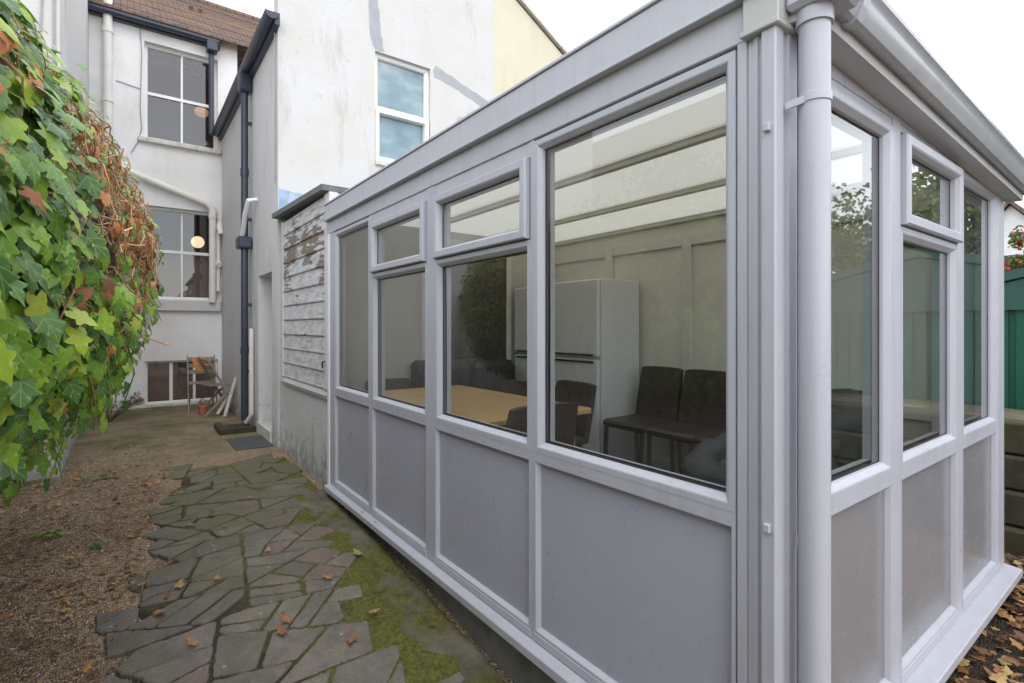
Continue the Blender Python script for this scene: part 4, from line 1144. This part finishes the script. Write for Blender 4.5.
for _ in range(5200):   # loose pebbles
    y=q.uniform(1.7,7.0);x=q.uniform(-1.4,.35)
    if x>.24-.135*(5.5-y)+.05: continue
    r=q.uniform(.0035,.009);z=gz(x,y)+r*.3;k=q.uniform(0,6.28)
    c,s2=math.cos(k),math.sin(k)
    P_.add([(x+r*c,y+r*s2,z),(x-r*s2*.8,y+r*c*.8,z),(x-r*c,y-r*s2,z),(x+r*s2*.7,y-r*c*.7,z),(x,y,z+r*.7)],[(0,1,4),(1,2,4),(2,3,4),(3,0,4)])
def m_peb():
    m_,nt,b=mat('pebble');g=nt.nodes.new('ShaderNodeNewGeometry')
    L(nt,ramp(nt,g.outputs['Random Per Island'],[(0,(.16,.10,.06)),(.4,(.36,.25,.16)),(.8,(.54,.41,.29)),(1,(.74,.65,.52))]),b.inputs['Base Color']);b.inputs['Roughness'].default_value=.8;return m_
tag(P_.build('loose_gravel',m_peb()),'loose brown gravel between the ivy and the path','gravel',kind='stuff')
# individually countable leaves lying on the path
protos=[]
spots=[(.60,2.62),(.64,2.70),(.62,2.78),(.86,2.42),(1.16,3.15),(.93,2.98),(1.22,2.3),(.16,3.25),(.22,3.32),(.12,3.12),(.05,3.45),(.48,4.30),(.77,4.55),(.55,4.05),(.35,4.2),(.30,5.1),(.40,3.3),(1.10,3.9),(.7,3.5),(1.0,2.55),(.25,2.75),(.34,3.75),(.14,2.9)]
for i,(x,y) in enumerate(spots):
    if i<9:
        k=MB();n=Vector((q.uniform(-.2,.2),q.uniform(-.2,.2),1));ivyleaf(k,Vector((0,0,0)),n,Vector((1,0,0)),.06,q,q.uniform(-.75,-.1));o=k.build('fallen_leaf',M['oneleaf'],smooth='all');protos.append(o)
    else: o=protos[(i*5)%9].copy();col.objects.link(o)
    s=q.uniform(.45,1.15);o.scale=(s,s*q.uniform(.6,1.1),s*q.uniform(.7,1.3));o.rotation_euler=(0,0,q.uniform(0,6.28));o.location=(x,y,gz(x,y)+.024+.006*s)
    tag(o,'dry curled autumn leaf lying on the crazy paving','leaf','fallen leaves on the paving')
m=MB()
for x,y in ((1.285,3.18),(1.29,2.95)):
    o=protos[1].copy();col.objects.link(o);o.location=(x+.02,y+.3,ZS+.004);o.scale=(.3,.3,.3);tag(o,'tiny dead leaf resting on the grey sill of the long wall','leaf','leaves on the sill')
def weed(lab,x,y,r,n):
    m=MB()
    for _ in range(n):
        a=q.uniform(0,6.28);l=q.uniform(.1,.8)*r
        p=Vector((x+math.cos(a)*l,y+math.sin(a)*l,gz(x,y)+.012+q.uniform(0,.02)))
        ivyleaf(m,p,Vector((q.uniform(-.5,.5),q.uniform(-.5,.5),1)),Vector((math.cos(a),math.sin(a),0)),q.uniform(.015,.03),q)
    tag(m.build('weed',M['weed']),lab,'weed')
weed('low bright green weed growing in the middle of the gravel',-.42,4.55,.10,60)
weed('tiny green weed in the gravel nearer the path edge',-.15,4.2,.05,22)
weed('sparse green weed in the gravel beyond the others',-.2,5.9,.12,40)

# ------------------------------------------------------------------ right background
rw=thing('retaining_wall','stack of mossy timber sleepers holding up the bank below the green shed','retaining wall',(4.5,.6,.1))
for k in range(4):
    m=MB();o_=.10*k;m.box(4.42+o_*.6,4.62+o_*.6,-2.0,2.2,.10+k*.215,.10+k*.215+.205,.012);m.build('sleeper',M['sleeper'],rw)
bank=MB();bank.box(4.75,9.5,-3,3,-.2,.945);struct(bank.build('bank',M['strip']))
sh=thing('shed','green corrugated metal shed with a shallow gable roof on the bank','shed',(6.4,-.1,.95))
m=MB();y=-1.4;zb=.9485
def gtop(y): return 2.16-.24*abs(y+.1)
while y<1.2:
    w=.10
    for a,b,n in ((0,.055,0),(.055,.10,.022)):
        y0,y1=y+a,min(1.2,y+b)
        if y1<=y0: continue
        m.add([(5.42+n,y0,zb),(5.42+n,y1,zb),(5.42+n,y1,gtop(y1)),(5.42+n,y0,gtop(y0))],[(0,1,2,3)])
        m.add([(5.42,y1,zb),(5.442,y1,zb),(5.442,y1,gtop(y1)),(5.42,y1,gtop(y1))],[(0,1,2,3)])
    y+=w
m.box(5.45,7.6,-1.4,1.2,zb,1.84)
m.build('wall',M['shed'],sh)
m=MB();m.prism([(-1.48,1.83),(-.1,2.165),(1.28,1.83),(1.28,1.90),(-.1,2.235),(-1.48,1.90)],0,5.36,7.7);m.build('roof',M['shed_trim'],sh,fix=True)
m=MB();m.prism([(-1.42,1.70),(1.22,1.70),(1.22,1.829),(-.1,2.158),(-1.42,1.829)],0,5.385,5.415);m.build('gable_panel',M['shed_trim'],sh,fix=True)
def tree(name,lab,cat,x,y,z0,h,cr,n,seed,mt='treeleaf',ls=.11,flowers=0,trunk_h=.45):
    t=thing(name,lab,cat,(x,y,z0),'trees and shrubs beyond the shed');q2=random.Random(seed)
    m=MB();b=Vector((x,y,z0));tips=[]
    top=b+Vector((q2.uniform(-.3,.3),q2.uniform(-.3,.3),h*.75))
    m.tube([b-Vector((0,0,.2)),b+(top-b)*.4+Vector((.08,0,0)),top],[.035*h,.025*h,.008*h],8)
    for k in range(12):
        s=b+(top-b)*q2.uniform(trunk_h*.8,.95);a=q2.uniform(0,6.28);l=cr*q2.uniform(.5,.95)
        e=s+Vector((math.cos(a)*l,math.sin(a)*l,q2.uniform(.1,.5)*l));m.tube([s,(s+e)/2+Vector((0,0,.1*l)),e],[.012*h,.008*h,.004*h],6);tips.append(e)
    tips+= [top,top+Vector((0,0,h*.1))]
    m.build('trunk',M['trunk'],t)
    c=MB();f=MB()
    for i,e in enumerate(tips):
        for k in range(4):
            o=e+Vector((q2.uniform(-.4,.4)*cr,q2.uniform(-.4,.4)*cr,q2.uniform(-.25,.3)*cr));r=cr*q2.uniform(.2,.42)
            leafclump(c,o,(r,r,r*.8),int(n*2.2),ls,seed*100+i*7+k)
            if flowers: leafclump(f,o,(r,r,r),flowers,ls*.9,seed*77+i*9+k)
    c.build('crown',M[mt],t)
    if flowers: f.build('flowers',M['redflower'],t)
    return t
tree('tree','broad green garden tree mirrored in the right side glass','tree',11.5,-3.2,0,4.5,2.0,80,2)
tree('tree','taller dense green tree mirrored in the top opening window','tree',12.0,-1.0,0,4.9,2.0,80,3)
tree('tree','wide low green tree mirrored in the pane beside the downpipe','tree',10.5,-5.6,0,4.3,2.2,80,4)
tree('tree','small tree behind the shed, between the shed and the distant white house','tree',15.5,2.75,0,2.9,.7,40,5)
tree('flowering_shrub','red flowering shrub rising behind the green shed roof','shrub',9.3,1.22,.6,2.5,.4,22,6,ls=.06,flowers=9)
tree('shrub','loose green shrub behind the shed in front of the distant white house','shrub',10.5,1.75,.4,2.1,.45,18,9,ls=.06)
dh=thing('distant_house','small distant white gabled house with a brown roof beyond the shed','house',(24,4,0))
m=MB();m.prism([(2.9,0),(4.3,0),(4.3,4.5),(3.6,5.35),(2.9,4.5)],0,22,29);m.build('wall',M['stucco'],dh,fix=True)
m=MB();m.prism([(2.75,4.36),(3.6,5.40),(4.45,4.36),(4.45,4.5),(3.6,5.54),(2.75,4.5)],0,21.8,29.2);m.build('roof',M['tiles'],dh,fix=True)
m=MB();m.box(21.96,21.995,3.4,3.8,2.9,3.8);m.build('window',M['metal_dark'],dh)
# what the long wall's glass mirrors: neighbours beyond the left boundary
tree('tree','green garden tree beyond the left boundary wall, behind the ivy','tree',-5.2,4.4,0,4.9,1.6,80,12)
nb_=thing('garden_building','cream rendered building beyond the left boundary wall','building',(-8,9,0))
m=MB();m.box(-11,-6.5,5.5,14,-.2,5.4);m.build('wall',M['cream'],nb_)
m=MB();m.prism([(-11.3,5.4),(-6.2,5.4),(-8.7,7.2)],1,5.3,14.2);m.build('roof',M['tiles'],nb_,fix=True)
# hedge / fence along the right garden side for honest reflections
hg=thing('garden_fence','dark timber garden fence at the right side of the garden','fence',(6,-5,0))
for k in range(7):
    m=MB();m.box(1+k*1.85,1+k*1.85+1.76,-5.04,-5.0,.1,1.75,.004);m.build('fence_panel',M['old_wood'],hg)
    m=MB();m.box(1+k*1.85-.088,1+k*1.85-.003,-5.06,-4.98,-.1,1.85,.004);m.build('post',M['old_wood'],hg)

# ------------------------------------------------------------------ light, sky, camera
sc=bpy.context.scene
w=bpy.data.worlds.new('World');sc.world=w;w.use_nodes=True;nt=w.node_tree;nt.nodes.clear()
out=N(nt,'ShaderNodeOutputWorld');sky=N(nt,'ShaderNodeTexSky');sky.sky_type='NISHITA';sky.sun_disc=False
SE,SR=R(50),R(192)
sky.sun_elevation=SE;sky.sun_rotation=SR
b1=N(nt,'ShaderNodeBackground');b1.inputs[1].default_value=.05;L(nt,sky.outputs[0],b1.inputs[0])
b2=N(nt,'ShaderNodeBackground');b2.inputs[0].default_value=(.97,.985,1,1);b2.inputs[1].default_value=1.1
# bright even overcast with faint cloud structure
tc=N(nt,'ShaderNodeTexCoord');cl=noise(nt,tc.outputs['Generated'],2.5,5)
L(nt,ramp(nt,cl,[(.3,(.92,.95,1.0)),(.7,(1.0,1.0,1.0))]),b2.inputs[0])
ad=N(nt,'ShaderNodeAddShader');L(nt,b1.outputs[0],ad.inputs[0]);L(nt,b2.outputs[0],ad.inputs[1]);L(nt,ad.outputs[0],out.inputs[0])
sd=bpy.data.lights.new('sun','SUN');sd.energy=.4;sd.angle=R(25);sd.color=(1,.96,.9)
so=bpy.data.objects.new('sun',sd);col.objects.link(so)
# sun direction matches the sky: rotation measured clockwise from +Y
dirv=Vector((math.sin(SR)*math.cos(SE),math.cos(SR)*math.cos(SE),math.sin(SE)))
so.rotation_euler=dirv.to_track_quat('Z','Y').to_euler()
cd=bpy.data.cameras.new('camera');co=bpy.data.objects.new('camera',cd);col.objects.link(co)
co.location=(0,0,1.57);co.rotation_euler=(R(90),0,-R(36.7));cd.sensor_width=36;cd.lens=516/1024*36;cd.shift_y=-14.5/1024;cd.clip_start=.05;cd.clip_end=600
sc.camera=co
sc.view_settings.view_transform='Standard';sc.view_settings.look='None';sc.view_settings.gamma=1;sc.view_settings.use_curve_mapping=False
sc.view_settings.exposure=0.82
sc.cycles.max_bounces=10;sc.cycles.transparent_max_bounces=16;sc.cycles.diffuse_bounces=6
